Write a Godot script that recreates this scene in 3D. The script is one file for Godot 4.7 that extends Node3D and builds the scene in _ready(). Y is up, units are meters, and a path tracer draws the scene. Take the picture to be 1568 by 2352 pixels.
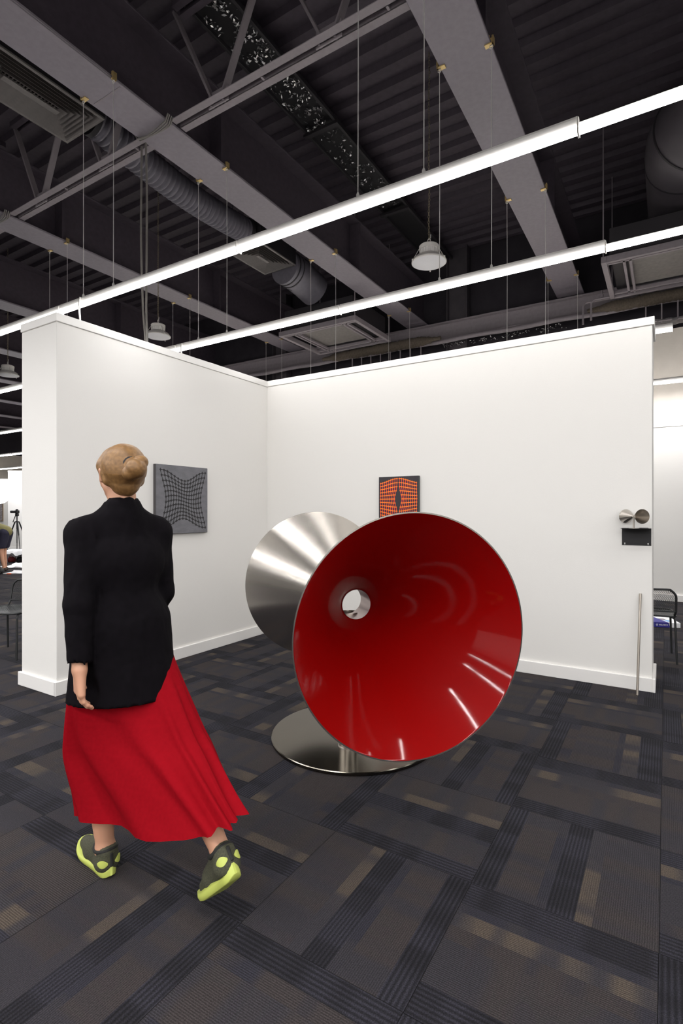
extends Node3D

# ------------------------------------------------------------------ mesh buffer
class Buf:
	var v := PackedVector3Array()
	var n := PackedVector3Array()
	var t := PackedVector2Array()
	var ix := PackedInt32Array()

	func vert(p: Vector3, nn: Vector3, uv := Vector2.ZERO) -> int:
		v.append(p)
		n.append(nn)
		t.append(uv)
		return v.size() - 1

	func tri_i(a: int, b: int, c: int) -> void:
		# turned so that the front face (clockwise) looks along the normals
		if (v[b] - v[a]).cross(v[c] - v[a]).dot(n[a] + n[b] + n[c]) > 0.0:
			ix.append_array([a, c, b])
		else:
			ix.append_array([a, b, c])

	func quad(a: Vector3, b: Vector3, c: Vector3, d: Vector3, nn: Vector3, su := 1.0, sv := 1.0) -> void:
		var i := vert(a, nn, Vector2(0, 0))
		vert(b, nn, Vector2(su, 0))
		vert(c, nn, Vector2(su, sv))
		vert(d, nn, Vector2(0, sv))
		tri_i(i, i + 1, i + 2)
		tri_i(i, i + 2, i + 3)

	func tri(a: Vector3, b: Vector3, c: Vector3, nn: Vector3) -> void:
		var i := vert(a, nn)
		vert(b, nn)
		vert(c, nn)
		tri_i(i, i + 1, i + 2)

	func box(xf: Transform3D, s: Vector3, b := 0.0) -> void:
		var h := s * 0.5
		b = minf(b, minf(h.x, minf(h.y, h.z)) * 0.9)
		var ax := [Vector3.RIGHT, Vector3.UP, Vector3.BACK]
		var bs := xf.basis
		for k in 3:
			var u := (k + 1) % 3
			var w := (k + 2) % 3
			for sg in [-1.0, 1.0]:
				var c: Vector3 = ax[k] * (h[k] * sg)
				var du: Vector3 = ax[u] * (h[u] - b)
				var dw: Vector3 = ax[w] * (h[w] - b)
				quad(xf * (c - du - dw), xf * (c + du - dw), xf * (c + du + dw), xf * (c - du + dw), (bs * (ax[k] * sg)).normalized(), 1.0, 1.0)
			if b > 0.0:
				for su in [-1.0, 1.0]:
					for sw in [-1.0, 1.0]:
						var p: Vector3 = ax[u] * (h[u] * su) + ax[w] * ((h[w] - b) * sw)
						var q: Vector3 = ax[u] * ((h[u] - b) * su) + ax[w] * (h[w] * sw)
						var e: Vector3 = ax[k] * (h[k] - b)
						quad(xf * (p - e), xf * (p + e), xf * (q + e), xf * (q - e), (bs * (ax[u] * su + ax[w] * sw)).normalized())
		if b > 0.0:
			for sx in [-1.0, 1.0]:
				for sy in [-1.0, 1.0]:
					for sz in [-1.0, 1.0]:
						var s3 := Vector3(sx, sy, sz)
						tri(xf * (Vector3(h.x, h.y - b, h.z - b) * s3), xf * (Vector3(h.x - b, h.y, h.z - b) * s3), xf * (Vector3(h.x - b, h.y - b, h.z) * s3), (bs * s3).normalized())

	func bx(lo: Vector3, hi: Vector3, b := 0.0) -> void:
		box(Transform3D(Basis(), (lo + hi) * 0.5), (hi - lo).abs(), b)

	# a bar of a rectangular section from p to q
	func bar(p: Vector3, q: Vector3, w: float, hgt: float, b := 0.0, up := Vector3.UP) -> void:
		var z := (q - p).normalized()
		var x := up.cross(z)
		x = Vector3.RIGHT if x.length() < 0.01 else x.normalized()
		box(Transform3D(Basis(x, z.cross(x), z), (p + q) * 0.5), Vector3(w, hgt, (q - p).length()), b)

	func tube(p: PackedVector3Array, r, sides := 10, caps := true) -> void:
		var m := p.size()
		var x := Vector3.ZERO
		var first := v.size()
		var run := 0.0
		for k in m:
			var d := (p[mini(k + 1, m - 1)] - p[maxi(k - 1, 0)]).normalized()
			if k == 0:
				x = d.cross(Vector3.UP if absf(d.y) < 0.9 else Vector3.RIGHT).normalized()
			else:
				x = (x - d * x.dot(d)).normalized()
				run += (p[k] - p[k - 1]).length()
			var y := d.cross(x)
			var rr: float = r if r is float else r[k]
			var slope := 0.0
			if not r is float:
				var e := (p[mini(k + 1, m - 1)] - p[maxi(k - 1, 0)]).length()
				slope = clampf((r[mini(k + 1, m - 1)] - r[maxi(k - 1, 0)]) / maxf(e, 1e-4), -3.0, 3.0)
			for s in sides + 1:
				var a := TAU * s / sides
				var o := x * cos(a) + y * sin(a)
				vert(p[k] + o * rr, (o - d * slope).normalized(), Vector2(float(s) / sides, run))
		for k in m - 1:
			for s in sides:
				var a := first + k * (sides + 1) + s
				var b := a + sides + 1
				tri_i(a, a + 1, b)
				tri_i(a + 1, b + 1, b)
		if caps:
			for e in [0, m - 1]:
				var d: Vector3 = (p[0] - p[1]).normalized() if e == 0 else (p[m - 1] - p[m - 2]).normalized()
				var c := vert(p[e], d)
				for s in sides + 1:
					vert(v[first + e * (sides + 1) + s], d)
				for s in sides:
					tri_i(c, c + 1 + s, c + 2 + s)

	# profile of (radius, height), walked so that the outside lies to its right
	func lathe(prof: Array, segs: int, xf := Transform3D(), smooth := 0.75, a0 := 0.0, a1 := TAU) -> void:
		var m := prof.size()
		var nr := []
		for k in m - 1:
			var d: Vector2 = (prof[k + 1] - prof[k])
			nr.append(Vector2(d.y, -d.x).normalized())
		var run := 0.0
		for k in m - 1:
			var na: Vector2 = nr[k]
			var nb: Vector2 = nr[k]
			if k > 0 and nr[k].dot(nr[k - 1]) > smooth:
				na = (nr[k] + nr[k - 1]).normalized()
			if k < m - 2 and nr[k].dot(nr[k + 1]) > smooth:
				nb = (nr[k] + nr[k + 1]).normalized()
			var first := v.size()
			var ln: float = (prof[k + 1] - prof[k]).length()
			for s in segs + 1:
				var a := a0 + (a1 - a0) * s / segs
				var o := Vector3(cos(a), 0, sin(a))
				vert(xf * (o * prof[k].x + Vector3.UP * prof[k].y), (xf.basis * (o * na.x + Vector3.UP * na.y)).normalized(), Vector2(float(s) / segs, run))
				vert(xf * (o * prof[k + 1].x + Vector3.UP * prof[k + 1].y), (xf.basis * (o * nb.x + Vector3.UP * nb.y)).normalized(), Vector2(float(s) / segs, run + ln))
			run += ln
			for s in segs:
				var i := first + s * 2
				if prof[k].x > 1e-5:
					tri_i(i, i + 1, i + 2)
				if prof[k + 1].x > 1e-5:
					tri_i(i + 1, i + 3, i + 2)

	# rings of equal length, closed round; normals from neighbours
	func loft(rings: Array, cap0 := false, cap1 := false) -> void:
		var m := rings.size()
		var c: int = rings[0].size()
		var first := v.size()
		var facing := 0.0
		for k in m:
			var mid := Vector3.ZERO
			for p in rings[k]:
				mid += p / c
			for s in c:
				var du: Vector3 = rings[k][(s + 1) % c] - rings[k][(s - 1 + c) % c]
				var dv: Vector3 = rings[mini(k + 1, m - 1)][s] - rings[maxi(k - 1, 0)][s]
				var nn := du.cross(dv)
				nn = nn.normalized() if nn.length() > 1e-9 else (rings[k][s] - mid).normalized()
				facing += nn.dot(rings[k][s] - mid)
				vert(rings[k][s], nn, Vector2(float(s) / c, float(k) / m))
		if facing < 0.0:
			for q in range(first, v.size()):
				n[q] = -n[q]
		for k in m - 1:
			for s in c:
				var a := first + k * c + s
				var a2 := first + k * c + (s + 1) % c
				tri_i(a, a2, a + c)
				tri_i(a2, a2 + c, a + c)
		for e in [0, m - 1]:
			if (e == 0 and cap0) or (e == m - 1 and cap1):
				var mid := Vector3.ZERO
				for p in rings[e]:
					mid += p / c
				var other := Vector3.ZERO
				for p in rings[1 if e == 0 else m - 2]:
					other += p / c
				var d := (mid - other).normalized()
				var i := vert(mid, d)
				for s in c:
					vert(rings[e][s], d)
				for s in c:
					tri_i(i, i + 1 + s, i + 1 + (s + 1) % c)

	func mesh() -> ArrayMesh:
		var arr := []
		arr.resize(Mesh.ARRAY_MAX)
		arr[Mesh.ARRAY_VERTEX] = v
		arr[Mesh.ARRAY_NORMAL] = n
		arr[Mesh.ARRAY_TEX_UV] = t
		arr[Mesh.ARRAY_INDEX] = ix
		var am := ArrayMesh.new()
		am.add_surface_from_arrays(Mesh.PRIMITIVE_TRIANGLES, arr)
		return am


# ------------------------------------------------------------------ surface nets over tapered capsules
# prims: [a, b, ra, rb, k (blend), sign]; floor_y and roof_y cut the result off flat
func sdf_mesh(prims: Array, cell: float, floor_y := -99.0, roof_y := 99.0, wrinkle := 0.0) -> ArrayMesh:
	var lo := Vector3.INF
	var hi := -Vector3.INF
	for p in prims:
		if p[5] > 0:
			var r: float = maxf(p[2], p[3]) + cell * 3.0
			lo = lo.min(p[0] - Vector3.ONE * r).min(p[1] - Vector3.ONE * r)
			hi = hi.max(p[0] + Vector3.ONE * r).max(p[1] + Vector3.ONE * r)
	var nx := int(ceil((hi.x - lo.x) / cell)) + 1
	var ny := int(ceil((hi.y - lo.y) / cell)) + 1
	var nz := int(ceil((hi.z - lo.z) / cell)) + 1
	var f := PackedFloat32Array()
	f.resize(nx * ny * nz)
	f.fill(9.0)
	for p in prims:
		var a: Vector3 = p[0]
		var b: Vector3 = p[1]
		var ra: float = p[2]
		var rb: float = p[3]
		var kk: float = maxf(p[4], 0.0005)
		var add: bool = p[5] > 0
		var pad: float = maxf(ra, rb) + kk + cell * 2.0
		var l := (a.min(b) - Vector3.ONE * pad - lo) / cell
		var h := (a.max(b) + Vector3.ONE * pad - lo) / cell
		var ab := b - a
		var ll := maxf(ab.length_squared(), 1e-9)
		for k in range(maxi(0, int(l.z)), mini(nz, int(h.z) + 2)):
			for j in range(maxi(0, int(l.y)), mini(ny, int(h.y) + 2)):
				var base := (k * ny + j) * nx
				for i in range(maxi(0, int(l.x)), mini(nx, int(h.x) + 2)):
					var ap := lo + Vector3(i, j, k) * cell - a
					var s := clampf(ap.dot(ab) / ll, 0.0, 1.0)
					var d := (ap - ab * s).length() - ra - (rb - ra) * s
					var g := f[base + i]
					if add:
						var q := maxf(kk - absf(g - d), 0.0) / kk
						f[base + i] = minf(g, d) - q * q * kk * 0.25
					else:
						var q := maxf(kk - absf(g + d), 0.0) / kk
						f[base + i] = maxf(g, -d) + q * q * kk * 0.25
	if wrinkle > 0.0 or floor_y > -90.0 or roof_y < 90.0:
		for k in nz:
			for j in ny:
				var y := lo.y + j * cell
				for i in nx:
					var q := (k * ny + j) * nx + i
					if f[q] < 0.05:
						if wrinkle > 0.0:
							f[q] += wrinkle * noise.get_noise_3d(lo.x * 900.0 + i * cell * 900.0, y * 340.0, (lo.z + k * cell) * 900.0)
						f[q] = maxf(f[q], maxf(floor_y - y, y - roof_y))
	var at := PackedInt32Array()
	at.resize(nx * ny * nz)
	at.fill(-1)
	var vs := PackedVector3Array()
	var ns := PackedVector3Array()
	var ix := PackedInt32Array()
	var sy := nx
	var sz := nx * ny
	var off := [0, 1, sy, sy + 1, sz, sz + 1, sz + sy, sz + sy + 1]
	var cor := [Vector3(0, 0, 0), Vector3(1, 0, 0), Vector3(0, 1, 0), Vector3(1, 1, 0), Vector3(0, 0, 1), Vector3(1, 0, 1), Vector3(0, 1, 1), Vector3(1, 1, 1)]
	var edges := [[0, 1], [2, 3], [4, 5], [6, 7], [0, 2], [1, 3], [4, 6], [5, 7], [0, 4], [1, 5], [2, 6], [3, 7]]
	for k in nz - 1:
		for j in ny - 1:
			for i in nx - 1:
				var q := (k * ny + j) * nx + i
				if absf(f[q]) > cell * 2.5:
					continue
				var neg := 0
				for o in off:
					if f[q + o] < 0.0:
						neg += 1
				if neg == 0 or neg == 8:
					continue
				var sum := Vector3.ZERO
				var cnt := 0
				for e in edges:
					var fa := f[q + off[e[0]]]
					var fb := f[q + off[e[1]]]
					if (fa < 0.0) != (fb < 0.0):
						sum += cor[e[0]].lerp(cor[e[1]], fa / (fa - fb))
						cnt += 1
				sum /= cnt
				at[q] = vs.size()
				vs.append(lo + (Vector3(i, j, k) + sum) * cell)
				var g := Vector3(
					lerpf(lerpf(f[q + 1] - f[q], f[q + sy + 1] - f[q + sy], sum.y), lerpf(f[q + sz + 1] - f[q + sz], f[q + sz + sy + 1] - f[q + sz + sy], sum.y), sum.z),
					lerpf(lerpf(f[q + sy] - f[q], f[q + sy + 1] - f[q + 1], sum.x), lerpf(f[q + sz + sy] - f[q + sz], f[q + sz + sy + 1] - f[q + sz + 1], sum.x), sum.z),
					lerpf(lerpf(f[q + sz] - f[q], f[q + sz + 1] - f[q + 1], sum.x), lerpf(f[q + sz + sy] - f[q + sy], f[q + sz + sy + 1] - f[q + sy + 1], sum.x), sum.y))
				ns.append(g.normalized())
	var st := [1, sy, sz]
	for k in range(1, nz - 1):
		for j in range(1, ny - 1):
			for i in range(1, nx - 1):
				var q := (k * ny + j) * nx + i
				if at[q] < 0 and absf(f[q]) > cell * 2.5:
					continue
				for e in 3:
					if (f[q] < 0.0) == (f[q + st[e]] < 0.0):
						continue
					var u: int = st[(e + 1) % 3]
					var w: int = st[(e + 2) % 3]
					var a := at[q]
					var b := at[q - u]
					var c := at[q - u - w]
					var d := at[q - w]
					if a < 0 or b < 0 or c < 0 or d < 0:
						continue
					if f[q] < 0.0:
						ix.append_array([a, c, b, a, d, c])
					else:
						ix.append_array([a, b, c, a, c, d])
	var arr := []
	arr.resize(Mesh.ARRAY_MAX)
	arr[Mesh.ARRAY_VERTEX] = vs
	arr[Mesh.ARRAY_NORMAL] = ns
	arr[Mesh.ARRAY_INDEX] = ix
	var am := ArrayMesh.new()
	am.add_surface_from_arrays(Mesh.PRIMITIVE_TRIANGLES, arr)
	return am


# ------------------------------------------------------------------ naming
var used := {}
var noise := FastNoiseLite.new()
var M := {}

func numbered(called: String) -> String:
	if not used.has(called):
		used[called] = 0
		return called
	used[called] += 1
	return "%s_%03d" % [called, used[called]]

func tag(o: Node3D, label: String, category: String, group := "", kind := "") -> Node3D:
	if label:
		o.set_meta("label", label)
	if category:
		o.set_meta("category", category)
	if group:
		o.set_meta("group", group)
	if kind:
		o.set_meta("kind", kind)
	return o

func thing(called: String, label: String, category: String, xf := Transform3D(), group := "") -> Node3D:
	var o := Node3D.new()
	o.name = numbered(called)
	add_child(o)
	o.transform = xf
	return tag(o, label, category, group)

func part(called: String, b, m: Material, parent: Node3D = self) -> MeshInstance3D:
	var o := MeshInstance3D.new()
	o.mesh = b.mesh() if b is Buf else b
	o.material_override = m
	o.name = numbered(called) if parent == self else called
	o.cast_shadow = GeometryInstance3D.SHADOW_CASTING_SETTING_ON
	parent.add_child(o, true)
	return o

func struct(called: String, b, m: Material, label := "") -> MeshInstance3D:
	var o := part(called, b, m)
	tag(o, label, "", "", "structure")
	return o

func at(p: Vector3, yaw := 0.0) -> Transform3D:
	return Transform3D(Basis(Vector3.UP, yaw), p)

# a basis whose y axis points along d
func along(d: Vector3, origin: Vector3) -> Transform3D:
	d = d.normalized()
	var x := d.cross(Vector3.UP if absf(d.y) < 0.9 else Vector3.RIGHT).normalized()
	return Transform3D(Basis(x, d, x.cross(d)), origin)

func mat(col: Color, rough := 0.6, metal := 0.0, spec := 0.5) -> StandardMaterial3D:
	var m := StandardMaterial3D.new()
	m.albedo_color = col
	m.roughness = rough
	m.metallic = metal
	m.metallic_specular = spec
	return m

func rgb(r: int, g: int, b: int) -> Color:
	return Color(r / 255.0, g / 255.0, b / 255.0)

func noise_tex(freq: float, lo: Color, hi: Color, sz := 256, octaves := 4, sd := 1) -> NoiseTexture2D:
	var t := NoiseTexture2D.new()
	t.width = sz
	t.height = sz
	t.seamless = true
	var f := FastNoiseLite.new()
	f.seed = sd
	f.frequency = freq
	f.fractal_octaves = octaves
	t.noise = f
	var g := Gradient.new()
	g.set_color(0, lo)
	g.set_color(1, hi)
	t.color_ramp = g
	return t

func mottled(lo: Color, hi: Color, rough: float, scale: float, metal := 0.0, sd := 1) -> StandardMaterial3D:
	var m := mat(Color.WHITE, rough, metal)
	m.albedo_texture = noise_tex(0.02, lo, hi, 256, 5, sd)
	m.uv1_triplanar = true
	m.uv1_world_triplanar = true
	m.uv1_scale = Vector3.ONE * scale
	return m

const ROWS := [4.4, 1.9, -0.55, -2.99, -4.45, -6.79, -9.52, -12.5]
const BEAMS := [1.56, -1.49, -4.536, -7.73, -10.85, -13.97, -17.1, -20.2, -23.3, -26.4]
const BEAM_Y := 5.42
const LAMP_Y := 3.43      # underside of the light lines
const DECK_Y := 6.95
const WLX := -4.093       # face of the left partition
const WRZ := -4.912       # face of the right partition
const TRUSS_Z := -3.74

func _ready() -> void:
	# --- camera, sky, exposure
	var cam := Camera3D.new()
	cam.name = "camera"
	add_child(cam)
	cam.fov = rad_to_deg(2.0 * atan(1176.0 / 1205.0))
	cam.position = Vector3(0, 1.45, 0)
	cam.rotation.y = atan2(745.0, 1205.0)
	cam.near = 0.05
	cam.far = 120.0
	cam.current = true
	var we := WorldEnvironment.new()
	we.name = "surroundings"
	var e := Environment.new()
	e.background_mode = Environment.BG_COLOR
	e.background_color = Color(0.02, 0.02, 0.02)
	e.tonemap_mode = Environment.TONE_MAPPER_LINEAR
	e.tonemap_exposure = 1.15
	e.sdfgi_enabled = true
	e.ssao_enabled = true
	e.ssil_enabled = true
	we.environment = e
	add_child(we)
	noise.seed = 7
	noise.frequency = 0.02
	materials()
	light_lines()
	shell()
	carpet()
	partitions()
	beams()
	sculpture()
	paintings()
	shelf()
	person()
	trusses()
	air_handling()
	foil_strip()
	wires()
	bay_lamps()
	rear_services()
	chairs()
	far_room()

func materials() -> void:
	M.white = mat(rgb(229, 227, 223), 0.75)
	M.white.heightmap_enabled = true
	M.white.heightmap_texture = noise_tex(0.08, Color.BLACK, Color.WHITE, 256, 3, 4)
	M.white.heightmap_scale = 0.02
	M.white.uv1_triplanar = true
	M.white.uv1_world_triplanar = true
	M.white.uv1_scale = Vector3.ONE * 3.0
	M.trim = mat(rgb(236, 234, 231), 0.45)
	M.greywall = mottled(rgb(220, 213, 203), rgb(228, 221, 211), 0.85, 0.8, 0.0, 3)
	M.darkwall = mottled(rgb(44, 40, 47), rgb(54, 50, 56), 0.85, 0.5, 0.0, 5)
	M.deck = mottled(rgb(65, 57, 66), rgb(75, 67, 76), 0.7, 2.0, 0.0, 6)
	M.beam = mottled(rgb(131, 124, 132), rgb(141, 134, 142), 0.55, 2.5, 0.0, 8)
	M.truss = mottled(rgb(132, 124, 129), rgb(142, 134, 139), 0.6, 2.5, 0.0, 9)
	M.diffuser_paint = mottled(rgb(112, 107, 105), rgb(126, 121, 118), 0.6, 2.0, 0.0, 10)
	M.black = mat(rgb(22, 21, 24), 0.6)
	M.duct = mottled(rgb(104, 101, 110), rgb(118, 115, 124), 0.45, 2.0, 0.1, 11)
	M.tray = mat(rgb(40, 37, 41), 0.6)
	M.lamp_white = mat(rgb(222, 219, 214), 0.4)
	M.alu = mat(rgb(224, 222, 219), 0.45)
	M.wire = mat(rgb(214, 211, 208), 0.45, 0.2)
	M.brass = mat(rgb(226, 198, 138), 0.35, 0.6)
	M.cable = mat(rgb(120, 116, 112), 0.5)
	M.glow = mat(Color.WHITE, 0.5)
	M.glow.emission_enabled = true
	M.glow.emission = Color(1.0, 0.99, 0.98)
	M.glow.emission_energy_multiplier = 12.0
	M.glow_far = M.glow.duplicate()
	M.glow_far.emission_energy_multiplier = 22.0
	M.steel = mat(rgb(196, 190, 182), 0.30, 1.0)
	M.steel.anisotropy_enabled = true
	M.steel.anisotropy = -0.65
	M.steel.roughness = 0.27
	M.steel_plain = mat(rgb(190, 184, 176), 0.28, 1.0)
	M.red = mat(rgb(136, 0, 0), 0.5, 0.0, 0.2)
	M.red.clearcoat_enabled = true
	M.red.clearcoat = 0.45
	M.red.clearcoat_roughness = 0.07
	M.skin = mat(rgb(196, 146, 118), 0.55)
	M.skin.subsurf_scatter_enabled = true
	M.skin.subsurf_scatter_strength = 0.08
	M.hair = mottled(rgb(100, 70, 38), rgb(152, 114, 68), 0.5, 9.0, 0.0, 14)
	M.coat = mottled(rgb(12, 10, 13), rgb(18, 15, 19), 0.9, 6.0, 0.0, 15)
	M.skirt = mottled(rgb(132, 10, 21), rgb(144, 14, 26), 0.8, 9.0, 0.0, 16)
	M.skirt.metallic_specular = 0.12
	M.coat.metallic_specular = 0.2
	M.chair = mat(rgb(44, 45, 46), 0.45, 0.3)
	M.sheet = mat(rgb(234, 234, 236), 0.6)
	M.tubewall = mat(rgb(214, 198, 196), 0.3, 0.6)
	M.plate = mat(rgb(112, 107, 98), 0.17, 1.0)
	M.foil = mat(rgb(240, 238, 238), 0.32, 0.85)
	M.darkduct = mottled(rgb(74, 69, 74), rgb(84, 79, 84), 0.55, 1.0, 0.0, 17)
	M.lagging = mottled(rgb(74, 66, 58), rgb(104, 94, 82), 0.95, 6.0, 0.0, 18)
	M.film = mottled(rgb(60, 58, 62), rgb(104, 100, 100), 0.35, 3.0, 0.0, 19)
	M.lime = mat(rgb(186, 196, 96), 0.55)
	M.shoe_mesh = mottled(rgb(44, 44, 34), rgb(84, 84, 62), 0.8, 30.0, 0.0, 20)
	M.shoe_dark = mat(rgb(30, 30, 28), 0.8)
	M.chain = mat(rgb(150, 140, 118), 0.4, 0.6)

# ------------------------------------------------------------------ lights
func batten(length: float, slim: bool) -> Array:
	var b := Buf.new()
	if slim:
		b.box(at(Vector3(0, 0.042, 0)), Vector3(length - 0.006, 0.022, 0.034), 0.004)
	else:
		b.box(at(Vector3(0, 0.054, 0)), Vector3(length - 0.006, 0.046, 0.042), 0.004)
		b.box(at(Vector3(0, 0.083, 0)), Vector3(length - 0.006, 0.012, 0.026), 0.002)
	var d := Buf.new()
	var rings := []
	for x in [-length * 0.5 + 0.006, length * 0.5 - 0.006]:
		var ring := []
		for k in 12:
			var a := PI + PI * k / 11.0
			ring.append(Vector3(x, 0.019 + 0.019 * sin(a), 0.029 * cos(a)))
		ring.append(Vector3(x, 0.0325, 0.029))
		ring.append(Vector3(x, 0.0325, -0.029))
		rings.append(ring)
	d.loft(rings, true, true)
	var c := Buf.new()
	c.box(at(Vector3(0, 0.034, 0)), Vector3(0.005, 0.080, 0.060), 0.002)
	return [b.mesh(), d.mesh(), c.mesh()]

func light_lines() -> void:
	var names := ["farthest behind the camera", "second behind the camera", "just behind the camera", "nearest in view", "second in view", "third in view", "fourth in view", "fifth and farthest in view"]
	var spans := [[-4, 3], [-4, 3], [-4, 3], [-4, 3], [-4, 2], [-8, -1], [-10, 1], [-12, -6]]
	var power := [6.0, 4.6, 2.6, 1.3, 0.45, 2.4, 2.2, 2.8]
	var tall := batten(2.38, false)
	var slim := batten(2.38, true)
	var ord := ["first", "second", "third", "fourth", "fifth", "sixth", "seventh", "eighth", "ninth", "tenth", "eleventh", "twelfth"]
	for r in ROWS.size():
		var off := 0.455 if r == 5 else 0.0
		for k in range(spans[r][0], spans[r][1] + 1):
			var x: float = -0.39 + off + 2.38 * (k + 0.5)
			var is_slim := k >= 0 and r != 6
			var kind: Array = slim if is_slim else tall
			var o := thing("linear_light", "slim glowing light batten, %s from right in the light line %s" % [ord[spans[r][1] - k], names[r]], "light", at(Vector3(x, LAMP_Y, ROWS[r])), "suspended light battens")
			part("housing", kind[0], M.alu, o)
			part("diffuser", kind[1], M.glow_far if r >= 6 else M.glow, o)
			for s in [-1, 1]:
				var c := part("end_cap", kind[2], M.lamp_white, o)
				c.position.x = s * 1.1875
			var a := AreaLight3D.new()
			a.name = "lamp"
			o.add_child(a)
			a.area_size = Vector2(2.34, 0.045)
			a.light_energy = power[r]
			a.light_color = Color(1.0, 0.995, 0.995)
			a.rotation.x = -PI / 2
			a.position.y = -0.004
			a.set("area_range", 30.0)
			a.set("area_attenuation", 2.0)
			a.shadow_enabled = true

# ------------------------------------------------------------------ room shell
func shell() -> void:
	var b := Buf.new()
	b.bx(Vector3(-30, -0.2, -17), Vector3(11, -0.010, 7))
	struct("floor", b, M.tray, "dark carpet tile floor of the hall")
	# corrugated deck, ribs run along x
	b = Buf.new()
	var z := -17.0
	while z < 7.0:
		var p := [Vector2(z, 0.0), Vector2(z + 0.10, 0.0), Vector2(z + 0.135, 0.07), Vector2(z + 0.265, 0.07), Vector2(z + 0.30, 0.0)]
		for k in 4:
			var d: Vector2 = p[k + 1] - p[k]
			var nn := Vector3(0, -d.x, d.y).normalized()
			b.quad(Vector3(-30, DECK_Y + p[k].y, p[k].x), Vector3(11, DECK_Y + p[k].y, p[k].x), Vector3(11, DECK_Y + p[k + 1].y, p[k + 1].x), Vector3(-30, DECK_Y + p[k + 1].y, p[k + 1].x), nn)
		z += 0.30
	b.bx(Vector3(-30, DECK_Y + 0.08, -17.2), Vector3(11, DECK_Y + 0.25, 7.2))
	struct("ceiling", b, M.deck, "black corrugated metal roof deck")
	# outer walls
	for w in [
		["wall_front", Vector3(-30, 0, 6.8), Vector3(11, 3.4, 7.0), "white"], ["wall_front_upper", Vector3(-30, 3.4, 6.85), Vector3(11, DECK_Y + 0.2, 7.05), "darkwall"],
		["wall_right_outer", Vector3(10.8, 0, -11), Vector3(11.0, 3.4, 7), "white"], ["wall_right_outer_upper", Vector3(10.85, 3.4, -11), Vector3(11.05, DECK_Y + 0.2, 7), "darkwall"],
		["wall_rear", Vector3(-13, 0, -10.45), Vector3(11, 4.47, -10.2), "greywall"], ["wall_rear_upper", Vector3(-13, 4.47, -11.0), Vector3(11, DECK_Y + 0.2, -10.75), "darkwall"],
		["wall_rear_return", Vector3(-13.2, 0, -17), Vector3(-13, DECK_Y + 0.2, -10.2), "greywall"],
		["wall_rear_left", Vector3(-30, 0, -17.2), Vector3(-13, 4.47, -17), "greywall"], ["wall_rear_left_upper", Vector3(-30, 4.47, -17.25), Vector3(-13, DECK_Y + 0.2, -17.05), "darkwall"],
		["wall_left_outer", Vector3(-29.8, 0, -17), Vector3(-29.6, 4.47, 7), "greywall"], ["wall_left_outer_upper", Vector3(-29.9, 4.47, -17), Vector3(-29.7, DECK_Y + 0.2, 7), "darkwall"],
	]:
		b = Buf.new()
		b.bx(w[1], w[2])
		struct(w[0], b, M[w[3]])
	b = Buf.new()
	b.bx(Vector3(-13, 4.35, -11.0), Vector3(11, 4.47, -10.4))
	struct("trim_ledge", b, M.darkwall)
	# white display panel along the rear wall with its baseboard
	b = Buf.new()
	b.bx(Vector3(-6.2, 0, -10.2), Vector3(4.5, 2.84, -10.08), 0.004)
	struct("wall_rear_panel", b, M.white, "white display panel along the rear wall")
	b = Buf.new()
	b.bx(Vector3(-6.2, 2.84, -10.2), Vector3(4.5, 2.91, -10.07), 0.004)
	struct("trim_rear_panel", b, M.trim)
	b = Buf.new()
	b.bx(Vector3(-6.2, 0, -10.08), Vector3(4.5, 0.11, -10.05), 0.004)
	struct("baseboard_rear", b, M.trim)

func partitions() -> void:
	var top := 2.955
	var b := Buf.new()
	b.bx(Vector3(WLX - 0.515, 0, WRZ - 0.5), Vector3(WLX, top, -2.341), 0.003)
	struct("wall_left", b, M.white, "white free-standing partition on the left, thick end towards the camera")
	b = Buf.new()
	b.bx(Vector3(WLX, 0, WRZ - 0.5), Vector3(-0.094, top, WRZ), 0.003)
	struct("wall_right", b, M.white, "white free-standing partition behind the red cone")
	b = Buf.new()
	b.bx(Vector3(WLX - 0.515, top - 0.01, WRZ - 0.49), Vector3(WLX - 0.006, top + 0.004, -2.347))
	b.bx(Vector3(WLX - 0.523, top + 0.004, WRZ - 0.508), Vector3(WLX + 0.008, 3.026, -2.333), 0.003)
	struct("trim_1", b, M.trim, "white cap board along the left partition")
	b = Buf.new()
	b.bx(Vector3(WLX, top - 0.01, WRZ - 0.49), Vector3(-0.1, top + 0.004, WRZ - 0.006))
	b.bx(Vector3(WLX + 0.008, top + 0.004, WRZ - 0.508), Vector3(-0.078, 3.026, WRZ + 0.008), 0.003)
	struct("trim_2", b, M.trim, "white cap board along the right partition")
	b = Buf.new()
	b.bx(Vector3(WLX - 0.003, 0, WRZ + 0.02), Vector3(WLX + 0.022, 0.11, -2.319), 0.003)
	struct("baseboard_left", b, M.trim)
	b = Buf.new()
	b.bx(Vector3(WLX - 0.537, 0, -2.344), Vector3(WLX + 0.0225, 0.1101, -2.319), 0.003)
	struct("baseboard_left_end", b, M.trim)
	b = Buf.new()
	b.bx(Vector3(WLX + 0.02, 0, WRZ - 0.003), Vector3(-0.094, 0.11, WRZ + 0.022), 0.003)
	struct("baseboard_right", b, M.trim)
	b = Buf.new()
	b.bx(Vector3(-0.097, 0, WRZ - 0.5), Vector3(-0.072, 0.1101, WRZ + 0.0225), 0.003)
	struct("baseboard_right_end", b, M.trim)

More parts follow.
